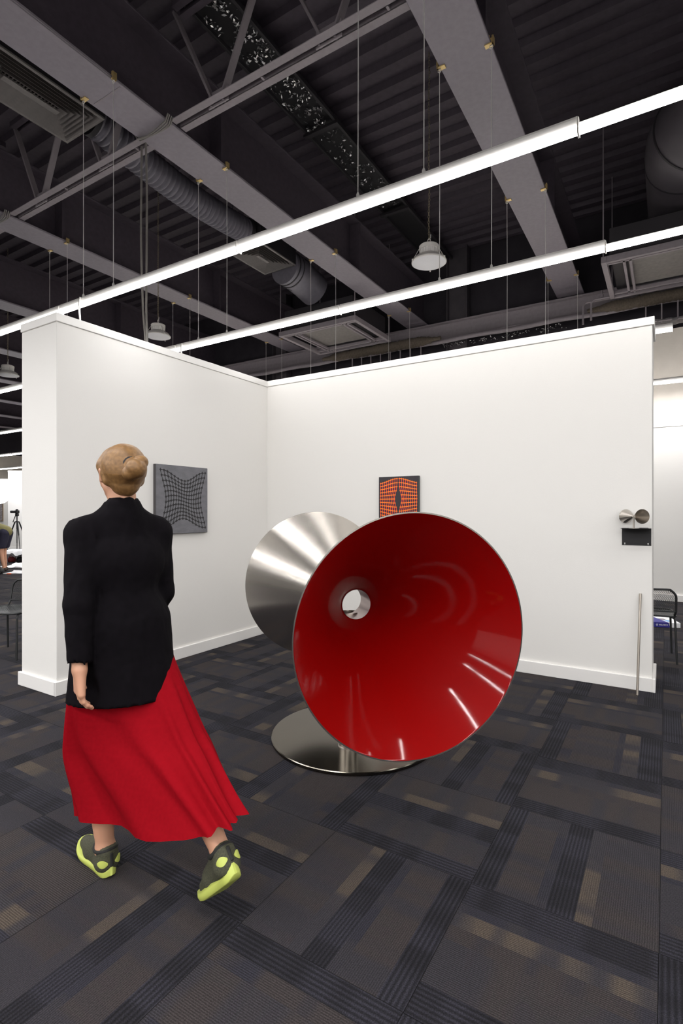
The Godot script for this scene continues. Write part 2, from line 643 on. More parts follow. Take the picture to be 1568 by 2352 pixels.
# ------------------------------------------------------------------ carpet
func carpet_texture(sd: int) -> Array:
	var S := 512
	var rn := RandomNumberGenerator.new()
	rn.seed = sd * 31 + 5
	var pal := [Color8(34, 33, 38), Color8(44, 43, 50), Color8(49, 47, 51), Color8(55, 50, 50), Color8(74, 66, 59)]
	# bands across the tile: end, first colour, second colour, ribs per tile, depth of the ribs
	var bands := []
	var x := 0.0
	var seq := [[0.20, 0, 1, 44.0, 0.42], [0.13, 4, 2, 84.0, 0.25], [0.07, 1, 2, 84.0, 0.3], [0.34, 2, 3, 84.0, 0.28], [0.10, 1, 3, 84.0, 0.3], [0.16, 0, 1, 36.0, 0.45]]
	var shift: int = sd % 3
	var order := [0, 1, 2, 3, 4, 5] if shift == 0 else ([5, 3, 4, 1, 2, 0] if shift == 1 else [3, 1, 0, 2, 3, 5])
	for q in order:
		var w: float = seq[q][0] * rn.randf_range(0.8, 1.2)
		bands.append([x, x + w, seq[q]])
		x += w
	for q in bands:
		q[0] /= x
		q[1] /= x
	bands[-1][1] = 1.01
	var fine := FastNoiseLite.new()
	fine.seed = sd
	fine.frequency = 0.11
	var wide := FastNoiseLite.new()
	wide.seed = sd + 100
	wide.frequency = 0.006
	wide.fractal_octaves = 2
	var col := PackedByteArray()
	var hgt := PackedByteArray()
	col.resize(S * S * 3)
	hgt.resize(S * S)
	var colx := []
	for px in S:
		var u := (px + 0.5) / S
		for q in bands.size():
			if u < bands[q][1]:
				var sq: Array = bands[q][2]
				var ph: float = u * sq[3]
				var rib := 0.5 + 0.5 * cos(TAU * ph)
				colx.append([q, sq[1], sq[2], rib, sq[4], int(ph) * 0.37])
				break
	var i := 0
	for py in S:
		var mixes := []
		for q in bands.size():
			mixes.append(clampf(0.5 + 1.9 * wide.get_noise_2d(py * 1.0, q * 400.0), 0.0, 1.0))
		var v := (py + 0.5) / S
		var edge := minf(1.0, minf(v, 1.0 - v) * 200.0 + 0.35)
		for px in S:
			var c: Array = colx[px]
			var m: float = clampf(mixes[c[0]] + 0.35 * wide.get_noise_2d(px * 0.8 + 900.0, py * 0.8), 0.0, 1.0)
			var a: Color = pal[c[1]].lerp(pal[c[2]], m)
			var loopy := 0.5 + 0.5 * sin(TAU * (v * 92.0 + c[5] * 2.7))
			var fz := fine.get_noise_2d(px * 2.0, py * 2.0)
			var h: float = c[3] * (0.72 + 0.28 * loopy) + fz * 0.45
			var k: float = (1.0 - c[4] * (1.0 - clampf(h, 0.0, 1.0)) + 0.22 * fz) * edge
			col[i * 3] = clampi(int(a.r8 * k * 1.18), 0, 255)
			col[i * 3 + 1] = clampi(int(a.g8 * k * 1.18), 0, 255)
			col[i * 3 + 2] = clampi(int(a.b8 * k * 1.18), 0, 255)
			hgt[i] = clampi(int(h * 200.0 + 25.0), 0, 255)
			i += 1
	return [ImageTexture.create_from_image(Image.create_from_data(S, S, false, Image.FORMAT_RGB8, col)), ImageTexture.create_from_image(Image.create_from_data(S, S, false, Image.FORMAT_L8, hgt))]

func carpet() -> void:
	var fl: Node3D = get_node("floor")
	var T := 0.6275
	var mats := []
	for k in 6:
		var t := carpet_texture(k)
		var m := mat(Color.WHITE, 0.95, 0.0, 0.3)
		m.albedo_texture = t[0]
		m.heightmap_enabled = true
		m.heightmap_texture = t[1]
		m.heightmap_scale = 0.25
		mats.append(m)
	var b := Buf.new()
	var h := T * 0.5 - 0.0007
	b.quad(Vector3(-h, 0, -h), Vector3(h, 0, -h), Vector3(h, 0, h), Vector3(-h, 0, h), Vector3.UP)
	for s in [[1, 0], [-1, 0], [0, 1], [0, -1]]:
		var o := Vector3(s[0], 0, s[1])
		var u := Vector3(s[1], 0, -s[0])
		b.quad(o * h + u * h, o * h - u * h, o * h - u * h + Vector3.DOWN * 0.010, o * h + u * h + Vector3.DOWN * 0.010, o, 0.01, 0.01)
	var tile := b.mesh()
	var rn := RandomNumberGenerator.new()
	rn.seed = 42
	var th := atan2(745.0, 1205.0)
	var all := []
	for i in range(-47, 17):
		for j in range(-27, 11):
			var p := Vector3(-0.02 + T * (i + 0.5), 0, -2.014 + T * (j + 0.5))
			var depth := -p.x * sin(th) - p.z * cos(th)
			var side := p.x * cos(th) - p.z * sin(th)
			var seen := depth > 0.9 and absf(side) < depth * 0.655 + 0.45
			# hidden behind the two partitions
			if p.x < WLX - 0.2 and p.z < -2.34 and p.x > p.z * 1.93 - 0.5 and p.x > -9.0:
				seen = p.x < p.z * 1.93 + 0.3
			if p.x > WLX and p.x < -0.3 and p.z < WRZ:
				seen = false
			all.append([p, (i + j) % 2 != 0, rn.randi() % 6, rn.randi() % 2, seen, depth])
	all.sort_custom(func(a, c): return (a[5] if a[4] else 1000.0 + absf(a[5])) < (c[5] if c[4] else 1000.0 + absf(c[5])))
	var rest := [[], [], [], [], [], []]
	var n := 0
	for a in all:
		var yaw: float = (PI / 2 if a[1] else 0.0) + PI * a[3]
		var xf := at(a[0], yaw)
		if a[4] and n < 295:
			var o := part("carpet_tile", tile, mats[a[2]], fl)
			o.transform = xf
			n += 1
		else:
			rest[a[2]].append(xf)
	for k in 6:
		var mm := MultiMesh.new()
		mm.transform_format = MultiMesh.TRANSFORM_3D
		mm.mesh = tile
		mm.instance_count = rest[k].size()
		for q in rest[k].size():
			mm.set_instance_transform(q, rest[k][q])
		var o := MultiMeshInstance3D.new()
		o.multimesh = mm
		o.material_override = mats[k]
		o.name = "distant_carpet_tiles"
		fl.add_child(o, true)
		o.set_meta("kind", "stuff")

# ------------------------------------------------------------------ roof steel
func beams() -> void:
	var words := ["steel roof beam beyond the right edge of the picture", "wide grey steel roof beam on the right, running down from the top edge", "wide grey steel roof beam crossing from the top left corner to the centre", "grey steel roof beam on the left, lower than the wide centre beam", "grey steel roof beam just above the left partition end", "bluish grey roof beam in the gap left of the partition, nearest of those there", "roof beam in the left gap, second nearest there", "roof beam in the left gap, third nearest there", "roof beam in the left gap, second farthest there", "roof beam in the left gap, farthest of all"]
	for k in BEAMS.size():
		var x: float = BEAMS[k]
		var z0 := -10.75 if x > -13.0 else -17.0
		var o := thing("roof_beam", words[k], "beam", at(Vector3(x, BEAM_Y, 0)), "steel roof beams")
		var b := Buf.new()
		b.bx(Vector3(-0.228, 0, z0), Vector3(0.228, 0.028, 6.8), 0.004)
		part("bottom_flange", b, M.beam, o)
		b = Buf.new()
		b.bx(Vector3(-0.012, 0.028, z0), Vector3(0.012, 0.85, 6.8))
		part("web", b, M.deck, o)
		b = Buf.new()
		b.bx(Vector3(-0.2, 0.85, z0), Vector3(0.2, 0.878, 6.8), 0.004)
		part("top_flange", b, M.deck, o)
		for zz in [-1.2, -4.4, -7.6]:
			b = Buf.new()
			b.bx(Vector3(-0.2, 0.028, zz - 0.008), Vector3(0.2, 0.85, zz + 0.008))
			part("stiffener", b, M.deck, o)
		if k == 2:
			b = Buf.new()
			b.bx(Vector3(0.150, -0.014, -3.02), Vector3(0.226, 0.0, 6.8), 0.003)
			part("cover_strip", b, M.beam, o)
			b = Buf.new()
			b.bx(Vector3(-0.2, -0.003, -3.09), Vector3(0.2, 0.0, -3.075))
			part("weld_seam", b, M.truss, o)
	# cable bundles strapped under the beams where the trusses meet them
	var near := ["right beam, at the top edge of the picture", "centre beam where the truss meets it", "left beam where the truss meets it"]
	for k in 3:
		var x: float = BEAMS[k + 1]
		var o := thing("cable_bundle", "grey cable bundle looped under the " + near[k], "cable", at(Vector3(x, BEAM_Y, TRUSS_Z + 0.13)), "cable bundles under the beams")
		for q in 4:
			var b := Buf.new()
			var pts := PackedVector3Array()
			for s in 13:
				var u := s / 12.0
				pts.append(Vector3(-0.27 + 0.54 * u, -0.012 - 0.022 * sin(PI * u) + (0.06 if s == 0 or s == 12 else 0.0), (q - 1.5) * 0.014 + 0.012 * sin(u * 5.0 + q)))
			b.tube(pts, 0.0075, 8)
			part("cable", b, M.cable, o)

func trusses() -> void:
	var where := ["between the right beam and the edge of the picture", "between the centre beam and the right beam", "between the left beam and the centre beam", "left of the left beam"]
	for k in 4:
		var x1: float = BEAMS[k] - 0.235
		var x0: float = BEAMS[k + 1] + 0.235
		var o := thing("roof_truss", "dark steel truss with V braces " + where[k], "truss", at(Vector3(0, BEAM_Y, TRUSS_Z)), "roof trusses")
		for s in [-1, 1]:
			var b := Buf.new()
			b.bx(Vector3(x0, 0.03, s * 0.022), Vector3(x1, 0.038, s * 0.102), 0.002)
			b.bx(Vector3(x0, 0.03, s * 0.022), Vector3(x1, 0.11, s * 0.030), 0.002)
			part("chord_angle", b, M.truss, o)
			b = Buf.new()
			b.bx(Vector3(x0, 1.20, s * 0.02), Vector3(x1, 1.27, s * 0.09), 0.002)
			part("top_chord", b, M.deck, o)
		var n := 2
		var w := (x1 - x0) / n
		for q in n:
			var xb: float = x0 + w * (q + 0.5) - 0.07
			for s in [-1, 1]:
				var b := Buf.new()
				b.bar(Vector3(xb + s * 0.05, 0.05, 0), Vector3(xb + s * 0.62, 1.22, 0), 0.02 if s > 0 else 0.026, 0.075, 0.003, Vector3.BACK)
				part("brace", b, M.truss, o)
			var g := Buf.new()
			g.bx(Vector3(xb - 0.13, 0.02, -0.008), Vector3(xb + 0.13, 0.17, 0.008), 0.002)
			part("gusset_plate", g, M.truss, o)
			for d in [-0.1, 0.06, 0.55]:
				g = Buf.new()
				g.bx(Vector3(xb + d, 0.032, -0.022), Vector3(xb + d + 0.02, 0.06, 0.022))
				part("spacer", g, M.truss, o)
	# two loose grey cables hanging from the centre beam down behind the left partition
	for q in 2:
		var b := Buf.new()
		var pts := PackedVector3Array()
		for s in 21:
			var u := s / 20.0
			pts.append(Vector3(-4.82 + q * 0.075 + 0.012 * sin(u * 9.0 + q) + 0.10 * maxf(0.0, u - 0.72) / 0.28 * (1.0 - q * 0.4), lerpf(5.40, 2.90, u), TRUSS_Z + 0.05 + 0.015 * sin(u * 7.0 + 2.0 * q)))
		b.tube(pts, 0.011, 8)
		tag(part("hanging_cable", b, M.cable), ["left one of two grey cables hanging from the centre beam behind the left partition", "right one of two grey cables hanging from the centre beam behind the left partition"][q], "cable", "hanging cables")

# ------------------------------------------------------------------ wires
func wires() -> void:
	var beamword := {1: "right beam", 2: "centre beam", 3: "left beam", 4: "beam above partition end"}
	var rowword := {3: "nearest light line", 4: "second light line", 5: "third light line", 6: "fourth light line"}
	for r in [3, 4, 5, 6]:
		for k in ([1, 2, 3] if r == 3 else [1, 2, 3, 4]):
			for s in [-1, 1]:
				var x: float = BEAMS[k] + s * 0.232
				var top := BEAM_Y
				var bot := LAMP_Y + 0.091
				var o := thing("suspension_wire", "thin wire from %s flange of %s to %s" % ["left" if s < 0 else "right", beamword[k], rowword[r]], "wire", at(Vector3(x, bot, ROWS[r])), "suspension wires")
				var b := Buf.new()
				b.tube(PackedVector3Array([Vector3(0, 0, 0), Vector3(0.004, (top - bot) * 0.5, 0.002), Vector3(0, top - bot - 0.03, 0)]), 0.0034, 6)
				part("wire", b, M.wire, o)
				b = Buf.new()
				var y := top - bot
				b.bx(Vector3(-s * 0.055, y - 0.012, -0.022), Vector3(s * 0.022, y - 0.001, 0.022), 0.002)
				b.bx(Vector3(s * 0.006, y - 0.012, -0.022), Vector3(s * 0.022, y + 0.055, 0.022), 0.002)
				b.bx(Vector3(-s * 0.055, y + 0.030, -0.016), Vector3(s * 0.022, y + 0.042, 0.016), 0.002)
				b.tube(PackedVector3Array([Vector3(-s * 0.02, y + 0.03, 0), Vector3(-s * 0.02, y + 0.075, 0)]), 0.007, 8)
				part("beam_clamp", b, M.brass, o)
				b = Buf.new()
				b.tube(PackedVector3Array([Vector3(0, y - 0.045, 0), Vector3(0.014, y - 0.033, 0), Vector3(0.012, y - 0.016, 0), Vector3(-0.012, y - 0.016, 0), Vector3(-0.014, y - 0.033, 0), Vector3(0, y - 0.045, 0)]), 0.004, 6)
				part("hook", b, M.wire, o)
				b = Buf.new()
				b.lathe([Vector2(0.0, -0.004), Vector2(0.010, -0.004), Vector2(0.012, 0.012), Vector2(0.005, 0.03), Vector2(0.0, 0.032)], 10)
				part("gripper", b, M.alu, o)
	# power leads from the light lines down behind the left partition
	var leads := [[Vector3(-4.77, LAMP_Y + 0.075, -2.99), Vector3(-4.78, 2.5, -3.0), "nearest"], [Vector3(-5.02, LAMP_Y + 0.075, -4.45), Vector3(-5.03, 2.5, -4.46), "second"]]
	for l in leads:
		var b := Buf.new()
		b.tube(PackedVector3Array([l[0] + Vector3(0.0, 0, 0.034), l[0] + Vector3(0, -0.06, 0.044), l[0] + Vector3(0.006, -0.3, 0.03), l[1]]), 0.008, 8)
		tag(part("power_lead", b, M.lamp_white), "white power lead dropping from the %s light line behind the left partition" % l[2], "cable", "power leads")

# ------------------------------------------------------------------ air conditioning
func louvre_diffuser(label: String, c: Vector3, w: float, l: float) -> void:
	var o := thing("air_diffuser", label, "air vent", at(c), "air diffusers")
	var b := Buf.new()
	for s in [-1, 1]:
		b.bx(Vector3(s * w * 0.5, 0, -l * 0.5), Vector3(s * (w * 0.5 - 0.035), 0.02, l * 0.5), 0.003)
		b.bx(Vector3(-w * 0.5 + 0.035, 0, s * l * 0.5), Vector3(w * 0.5 - 0.035, 0.02, s * (l * 0.5 - 0.035)), 0.003)
	part("frame", b, M.diffuser_paint, o)
	var n := 6
	for k in n:
		b = Buf.new()
		var inset := 0.035 + k * 0.046
		for s in [-1, 1]:
			# each blade flares outwards on its way down
			var xo := w * 0.5 - inset
			var zo := l * 0.5 - inset
			var d := 0.030
			var t := Vector3(0, 0.004, 0)
			var n1 := Vector3(-s * 0.07, -0.05, 0).normalized()
			b.quad(Vector3(s * xo, 0.002, -zo), Vector3(s * xo, 0.002, zo), Vector3(s * (xo - d), 0.075, zo - d), Vector3(s * (xo - d), 0.075, -zo + d), n1)
			b.quad(Vector3(s * xo, 0.002, -zo) + t, Vector3(s * xo, 0.002, zo) + t, Vector3(s * (xo - d), 0.075, zo - d) + t, Vector3(s * (xo - d), 0.075, -zo + d) + t, -n1)
			b.quad(Vector3(s * xo, 0.002, -zo), Vector3(s * xo, 0.002, zo), Vector3(s * xo, 0.006, zo), Vector3(s * xo, 0.006, -zo), Vector3(s, 0, 0))
			var n2 := Vector3(0, -0.05, -s * 0.07).normalized()
			b.quad(Vector3(-xo, 0.002, s * zo), Vector3(xo, 0.002, s * zo), Vector3(xo - d, 0.075, s * (zo - d)), Vector3(-xo + d, 0.075, s * (zo - d)), n2)
			b.quad(Vector3(-xo, 0.002, s * zo) + t, Vector3(xo, 0.002, s * zo) + t, Vector3(xo - d, 0.075, s * (zo - d)) + t, Vector3(-xo + d, 0.075, s * (zo - d)) + t, -n2)
			b.quad(Vector3(-xo, 0.002, s * zo), Vector3(xo, 0.002, s * zo), Vector3(xo, 0.006, s * zo), Vector3(-xo, 0.006, s * zo), Vector3(0, 0, s))
		part("louvre_ring", b, M.diffuser_paint, o)
	b = Buf.new()
	b.bx(Vector3(-w * 0.5 + 0.32, 0.0, -l * 0.5 + 0.32), Vector3(w * 0.5 - 0.32, 0.006, l * 0.5 - 0.32), 0.002)
	part("centre_plate", b, M.diffuser_paint, o)
	# egg-crate filter grid above the blades
	b = Buf.new()
	var x := -w * 0.5 + 0.03
	while x < w * 0.5 - 0.03:
		b.bx(Vector3(x, 0.095, -l * 0.5 + 0.03), Vector3(x + 0.010, 0.103, l * 0.5 - 0.03))
		x += 0.036
	var z := -l * 0.5 + 0.03
	while z < l * 0.5 - 0.03:
		b.bx(Vector3(-w * 0.5 + 0.03, 0.094, z), Vector3(w * 0.5 - 0.03, 0.104, z + 0.010))
		z += 0.036
	var g := part("filter_grid", b, M.diffuser_paint, o)
	g.set_meta("kind", "stuff")
	b = Buf.new()
	for s in [-1, 1]:
		b.bx(Vector3(s * w * 0.5, 0.02, -l * 0.5), Vector3(s * (w * 0.5 - 0.012), 0.40, l * 0.5))
		b.bx(Vector3(-w * 0.5 + 0.012, 0.02, s * l * 0.5), Vector3(w * 0.5 - 0.012, 0.40, s * (l * 0.5 - 0.012)))
	b.bx(Vector3(-w * 0.5, 0.40, -l * 0.5), Vector3(w * 0.5, 0.412, l * 0.5))
	part("plenum_box", b, M.tray, o)
	b = Buf.new()
	for sx in [-1, 1]:
		for sz in [-1, 1]:
			b.tube(PackedVector3Array([Vector3(sx * w * 0.44, 0.41, sz * l * 0.44), Vector3(sx * w * 0.44, DECK_Y - c.y, sz * l * 0.44)]), 0.006, 6)
	part("hanger_rod", b, M.tray, o)

func ribbed(p0: Vector3, p1: Vector3, sag: float, r: float, pitch: float, depth: float) -> Buf:
	var b := Buf.new()
	var pts := PackedVector3Array()
	var rad := []
	var n := int((p1 - p0).length() / pitch)
	for k in n:
		for q in 4:
			var u := (k + q / 4.0) / n
			pts.append(p0.lerp(p1, u) + Vector3.DOWN * (sag * sin(PI * u)))
			rad.append(r + [-depth * 0.5, depth * 0.8, depth, depth * 0.6][q])
	pts.append(p1)
	rad.append(r)
	b.tube(pts, rad, 28)
	return b

func air_handling() -> void:
	louvre_diffuser("dark louvred air diffuser in the top left corner beside the centre beam", Vector3(-5.585, 5.75, -2.93), 0.715, 1.2)
	louvre_diffuser("smaller dark louvred air diffuser at mid ceiling, between the two nearest light lines", Vector3(-5.84, 5.75, -6.90), 0.70, 0.93)
	var o := thing("flexible_duct", "ribbed grey flexible duct running beside the centre beam between the two diffusers", "duct", at(Vector3(-5.58, 5.95, -3.60)))
	part("ribbed_hose", ribbed(Vector3.ZERO, Vector3(-0.14, 0.0, -2.78), 0.10, 0.170, 0.075, 0.020), M.duct, o)
	for s in [0.0, 1.0]:
		var b := Buf.new()
		b.tube(PackedVector3Array([Vector3(-0.14 * s, 0, -2.73 * s + 0.03), Vector3(-0.14 * s, 0, -2.73 * s - 0.03)]), 0.194, 28)
		part("clamp_band", b, M.tray, o)
	o = thing("round_duct", "large round metal duct behind the middle diffuser leading to the left fan coil unit", "duct", at(Vector3(-5.75, 5.80, -7.38)))
	var b := Buf.new()
	b.tube(PackedVector3Array([Vector3(0, 0, 0), Vector3(0.01, 0, -0.25), Vector3(0.04, -0.06, -0.55), Vector3(0.07, -0.14, -0.84)]), 0.30, 32)
	part("duct_body", b, M.duct, o)
	for k in 4:
		b = Buf.new()
		var z := -0.06 - 0.11 * k
		b.tube(PackedVector3Array([Vector3(0.0, 0, z), Vector3(0.0, 0, z - 0.025)]), 0.308, 32)
		part("seam_band", b, M.tray, o)
	# elbow on the right
	o = thing("round_duct", "big dark round duct elbow at the right edge under the roof", "duct", at(Vector3(0.28, 6.0, -8.0)))
	b = Buf.new()
	var pts := PackedVector3Array([Vector3(0.96, 0.06, 0.75), Vector3(0.8, 0.06, 0.75)])
	for k in 9:
		var a := PI / 2 * k / 8.0
		pts.append(Vector3(0.65 - 0.65 * sin(a), 0.06, 0.1 + 0.65 * cos(a)))
	pts.append(Vector3(0, 0.06, -0.2))
	pts.append(Vector3(0, 0.06, -1.6))
	b.tube(pts, 0.52, 36)
	part("duct_body", b, M.darkduct if M.has("darkduct") else M.deck, o)
	for q in [[Vector3(0.55, 0.06, 0.742), Vector3(-1, 0, -0.12)], [Vector3(0.06, 0.06, 0.38), Vector3(-0.43, 0, -0.9)], [Vector3(0.0, 0.06, -0.05), Vector3(0, 0, -1)]]:
		b = Buf.new()
		b.tube(PackedVector3Array([q[0] - q[1].normalized() * 0.012, q[0] + q[1].normalized() * 0.012]), 0.527, 36)
		part("seam_band", b, M.tray, o)
	fan_coil("dark fan coil unit in a steel frame hung above the middle of the right partition", Vector3(-5.69, 4.95, -8.98), 1.77, 1.46)
	fan_coil("dark fan coil unit in a steel frame at the right edge under the duct elbow", Vector3(0.25, 4.95, -8.95), 2.06, 1.48)

func fan_coil(label: String, c: Vector3, w: float, l: float) -> void:
	var o := thing("fan_coil_unit", label, "air conditioner", at(c), "fan coil units")
	var b := Buf.new()
	b.bx(Vector3(-w * 0.5 + 0.10, 0.12, -l * 0.5 + 0.06), Vector3(w * 0.5 - 0.10, 0.50, l * 0.5 - 0.06), 0.01)
	part("casing", b, M.tray, o)
	b = Buf.new()
	b.bx(Vector3(-w * 0.5 + 0.32, 0.09, -l * 0.5 + 0.22), Vector3(w * 0.5 - 0.32, 0.119, l * 0.5 - 0.22), 0.006)
	part("access_panel", b, M.diffuser_paint, o)
	for s in [-1, 1]:
		b = Buf.new()
		b.bx(Vector3(s * w * 0.5, 0, -l * 0.5), Vector3(s * (w * 0.5 - 0.07), 0.09, l * 0.5), 0.004)
		part("side_rail", b, M.truss, o)
		b = Buf.new()
		b.bx(Vector3(-w * 0.5 + 0.07, 0, s * l * 0.5), Vector3(w * 0.5 - 0.07, 0.09, s * (l * 0.5 - 0.06)), 0.004)
		part("end_rail", b, M.truss, o)
		b = Buf.new()
		b.bx(Vector3(-w * 0.5 + 0.07, 0.02, s * (l * 0.5 - 0.17)), Vector3(w * 0.5 - 0.07, 0.07, s * (l * 0.5 - 0.12)), 0.004)
		part("inner_rail", b, M.truss, o)
		for q in [0.26, 0.34]:
			b = Buf.new()
			b.bx(Vector3(s * (w * 0.5 - q), 0.02, -l * 0.5 + 0.06), Vector3(s * (w * 0.5 - q - 0.035), 0.06, l * 0.5 - 0.06), 0.003)
			part("cross_bar", b, M.truss, o)
		for sz in [-1, 1]:
			b = Buf.new()
			b.bx(Vector3(s * (w * 0.5 - 0.02), 0.09, sz * (l * 0.5 - 0.02)), Vector3(s * (w * 0.5 - 0.034), DECK_Y - c.y, sz * (l * 0.5 - 0.034)))
			part("hanger_rod", b, M.truss, o)

func foil_strip() -> void:
	var y := 6.66
	var x0 := -4.20
	var x1 := -3.77
	var o := thing("foil_tray", "long dark tray under the roof lined with crumpled glittering foil", "tray", at(Vector3((x0 + x1) * 0.5, y, -5.0)))
	var w := (x1 - x0) * 0.5
	for s in [-1, 1]:
		var b := Buf.new()
		b.bx(Vector3(s * w, 0, -5.4), Vector3(s * (w + 0.035), 0.06, 6.0), 0.003)
		part("side_rail", b, M.tray, o)
	var b := Buf.new()
	b.bx(Vector3(-w, 0.05, -5.4), Vector3(w, 0.06, 6.0))
	part("tray_panel", b, M.black, o)
	for z in [-3.2, -0.92, 2.4]:
		b = Buf.new()
		b.bx(Vector3(-w - 0.06, -0.04, z - 0.035), Vector3(w + 0.06, 0.0, z + 0.035), 0.003)
		part("cross_bar", b, M.tray, o)
	# crumpled film with its bright folds
	var rn := RandomNumberGenerator.new()
	rn.seed = 11
	b = Buf.new()
	for k in 2600:
		var z := rn.randf_range(-3.1, 3.9)
		if z < -1.0 and rn.randf() < 0.55:
			continue
		var p := Vector3(rn.randf_range(-w + 0.02, w - 0.02), 0.045 - rn.randf() * 0.03, z)
		if noise.get_noise_2d(p.x * 260.0, z * 260.0) < -0.04:
			continue
		var q := Basis.from_euler(Vector3(rn.randf_range(-0.6, 0.6), rn.randf_range(-PI, PI), rn.randf_range(-0.6, 0.6)))
		var l := rn.randf_range(0.009, 0.032)
		var t := rn.randf_range(0.004, 0.011)
		var d := q * Vector3(l, 0, 0)
		var u := q * Vector3(0, rn.randf_range(-0.01, 0.01), t)
		var nn := d.cross(u).normalized()
		if nn.y > 0:
			nn = -nn
		b.quad(p - d, p + u, p + d, p - u, nn)
	var f := part("crumpled_foil", b, M.foil, o)
	f.set_meta("kind", "stuff")

# ------------------------------------------------------------------ the double cone
func cone_shell(o: Node3D, called: String, xf: Transform3D, rm: float, rh: float, h: float, t: float, outer: Material, inner: Material, inner_name: String) -> void:
	# xf: y points from the hub out to the mouth, origin at the hub end; the lining is the inside of the sheet
	var b := Buf.new()
	b.lathe([Vector2(rh, 0.0), Vector2(rm, h), Vector2(rm - t, h)], 128, xf, 0.9)
	part(called, b, outer, o)
	b = Buf.new()
	b.lathe([Vector2(rm - t, h - 0.0005), Vector2(rm - t * 1.6, h - 0.004), Vector2(rh - t, 0.0)], 128, xf, 0.6)
	part(inner_name, b, inner, o)

func sculpture() -> void:
	var n := Vector3(0.7436, 0, 0.6686)
	var apex := Vector3(-1.540, 0.9114, -2.6517)
	var base := Vector3(-1.722, 0, -2.941)
	var o := thing("cone_sculpture", "large double cone sculpture of brushed steel, glossy red inside its front cone", "sculpture", at(base))
	var red_xf := along(n, apex - base)
	cone_shell(o, "front_cone", red_xf, 0.5395, 0.092, 0.83, 0.006, M.steel, M.red, "red_lining")
	var far := apex - n * 0.16 - base
	var back_xf := along(-n, far)
	cone_shell(o, "rear_cone", back_xf, 0.5395, 0.092, 0.802, 0.006, M.steel, M.steel, "rear_lining")
	var b := Buf.new()
	var hx := along(n, far)
	b.lathe([Vector2(0.092, -0.004), Vector2(0.092, 0.164)], 64, hx)
	b.lathe([Vector2(0.086, 0.170), Vector2(0.086, -0.010)], 64, hx)
	part("hub_tube", b, M.tubewall, o)
	b = Buf.new()
	var c := apex - n * 0.15 - base
	b.lathe([Vector2(0.058, 0.02), Vector2(0.058, 0.84)], 48, at(Vector3(c.x, 0, c.z)))
	part("stem", b, M.steel_plain, o)
	b = Buf.new()
	b.lathe([Vector2(0.064, 0.020), Vector2(0.064, 0.026), Vector2(0.058, 0.030)], 48, at(Vector3(c.x, 0, c.z)), 0.9)
	part("weld_collar", b, M.steel_plain, o)
	b = Buf.new()
	b.lathe([Vector2(0.527, 0.0), Vector2(0.533, 0.002), Vector2(0.534, 0.018), Vector2(0.530, 0.022), Vector2(0.0, 0.022)], 128, Transform3D(), 0.9)
	part("base_plate", b, M.plate, o)

# ------------------------------------------------------------------ pictures
func stamp(px: PackedFloat32Array, S: int, x: float, y: float, r: float) -> void:
	for j in range(maxi(0, int(y - r - 1)), mini(S, int(y + r + 2))):
		for i in range(maxi(0, int(x - r - 1)), mini(S, int(x + r + 2))):
			var c := clampf(r + 0.5 - Vector2(i + 0.5 - x, j + 0.5 - y).length(), 0.0, 1.0)
			if c > px[j * S + i]:
				px[j * S + i] = c

func net(S: int, nx: int, ny: int, where: Callable, thin: float, thick: float, fall: float, skip := -1) -> Array:
	var rows := PackedFloat32Array()
	rows.resize(S * S)
	var cols := rows.duplicate()
	var sub := 22
	for j in ny:
		for q in range(-sub / 3, (nx - 1) * sub + sub / 3 + 1):
			var u := float(q) / sub
			var d := absf(u - roundf(u))
			if skip >= 0 and u > skip + 0.36 and u < skip + 0.64:
				continue
			var out := maxf(0.0, maxf(-u, u - (nx - 1)))
			var p: Vector2 = where.call(u / (nx - 1), float(j) / (ny - 1)) * S
			stamp(rows, S, p.x, p.y, maxf(0.4, (thin + (thick - thin) * exp(-d * fall)) * (1.0 - out * 2.4)))
	for i in nx:
		for q in range(-sub / 3, (ny - 1) * sub + sub / 3 + 1):
			var v := float(q) / sub
			var d := absf(v - roundf(v))
			var out := maxf(0.0, maxf(-v, v - (ny - 1)))
			var p: Vector2 = where.call(float(i) / (nx - 1), v / (ny - 1)) * S
			stamp(cols, S, p.x, p.y, maxf(0.4, (thin * 0.9 + (thick - thin) * exp(-d * fall * 0.9)) * (1.0 - out * 2.4)))
	return [rows, cols]

func canvas(o: Node3D, w: float, h: float, d: float, print_mat: Material, side: Material) -> void:
	var b := Buf.new()
	b.box(at(Vector3(0, 0, d * 0.5 - 0.0006)), Vector3(w, h, d - 0.0012), 0.003)
	part("stretched_canvas", b, side, o)
	b = Buf.new()
	b.quad(Vector3(-w / 2 + 0.003, h / 2 - 0.003, d), Vector3(w / 2 - 0.003, h / 2 - 0.003, d), Vector3(w / 2 - 0.003, -h / 2 + 0.003, d), Vector3(-w / 2 + 0.003, -h / 2 + 0.003, d), Vector3.BACK)
	part("painted_face", b, print_mat, o)

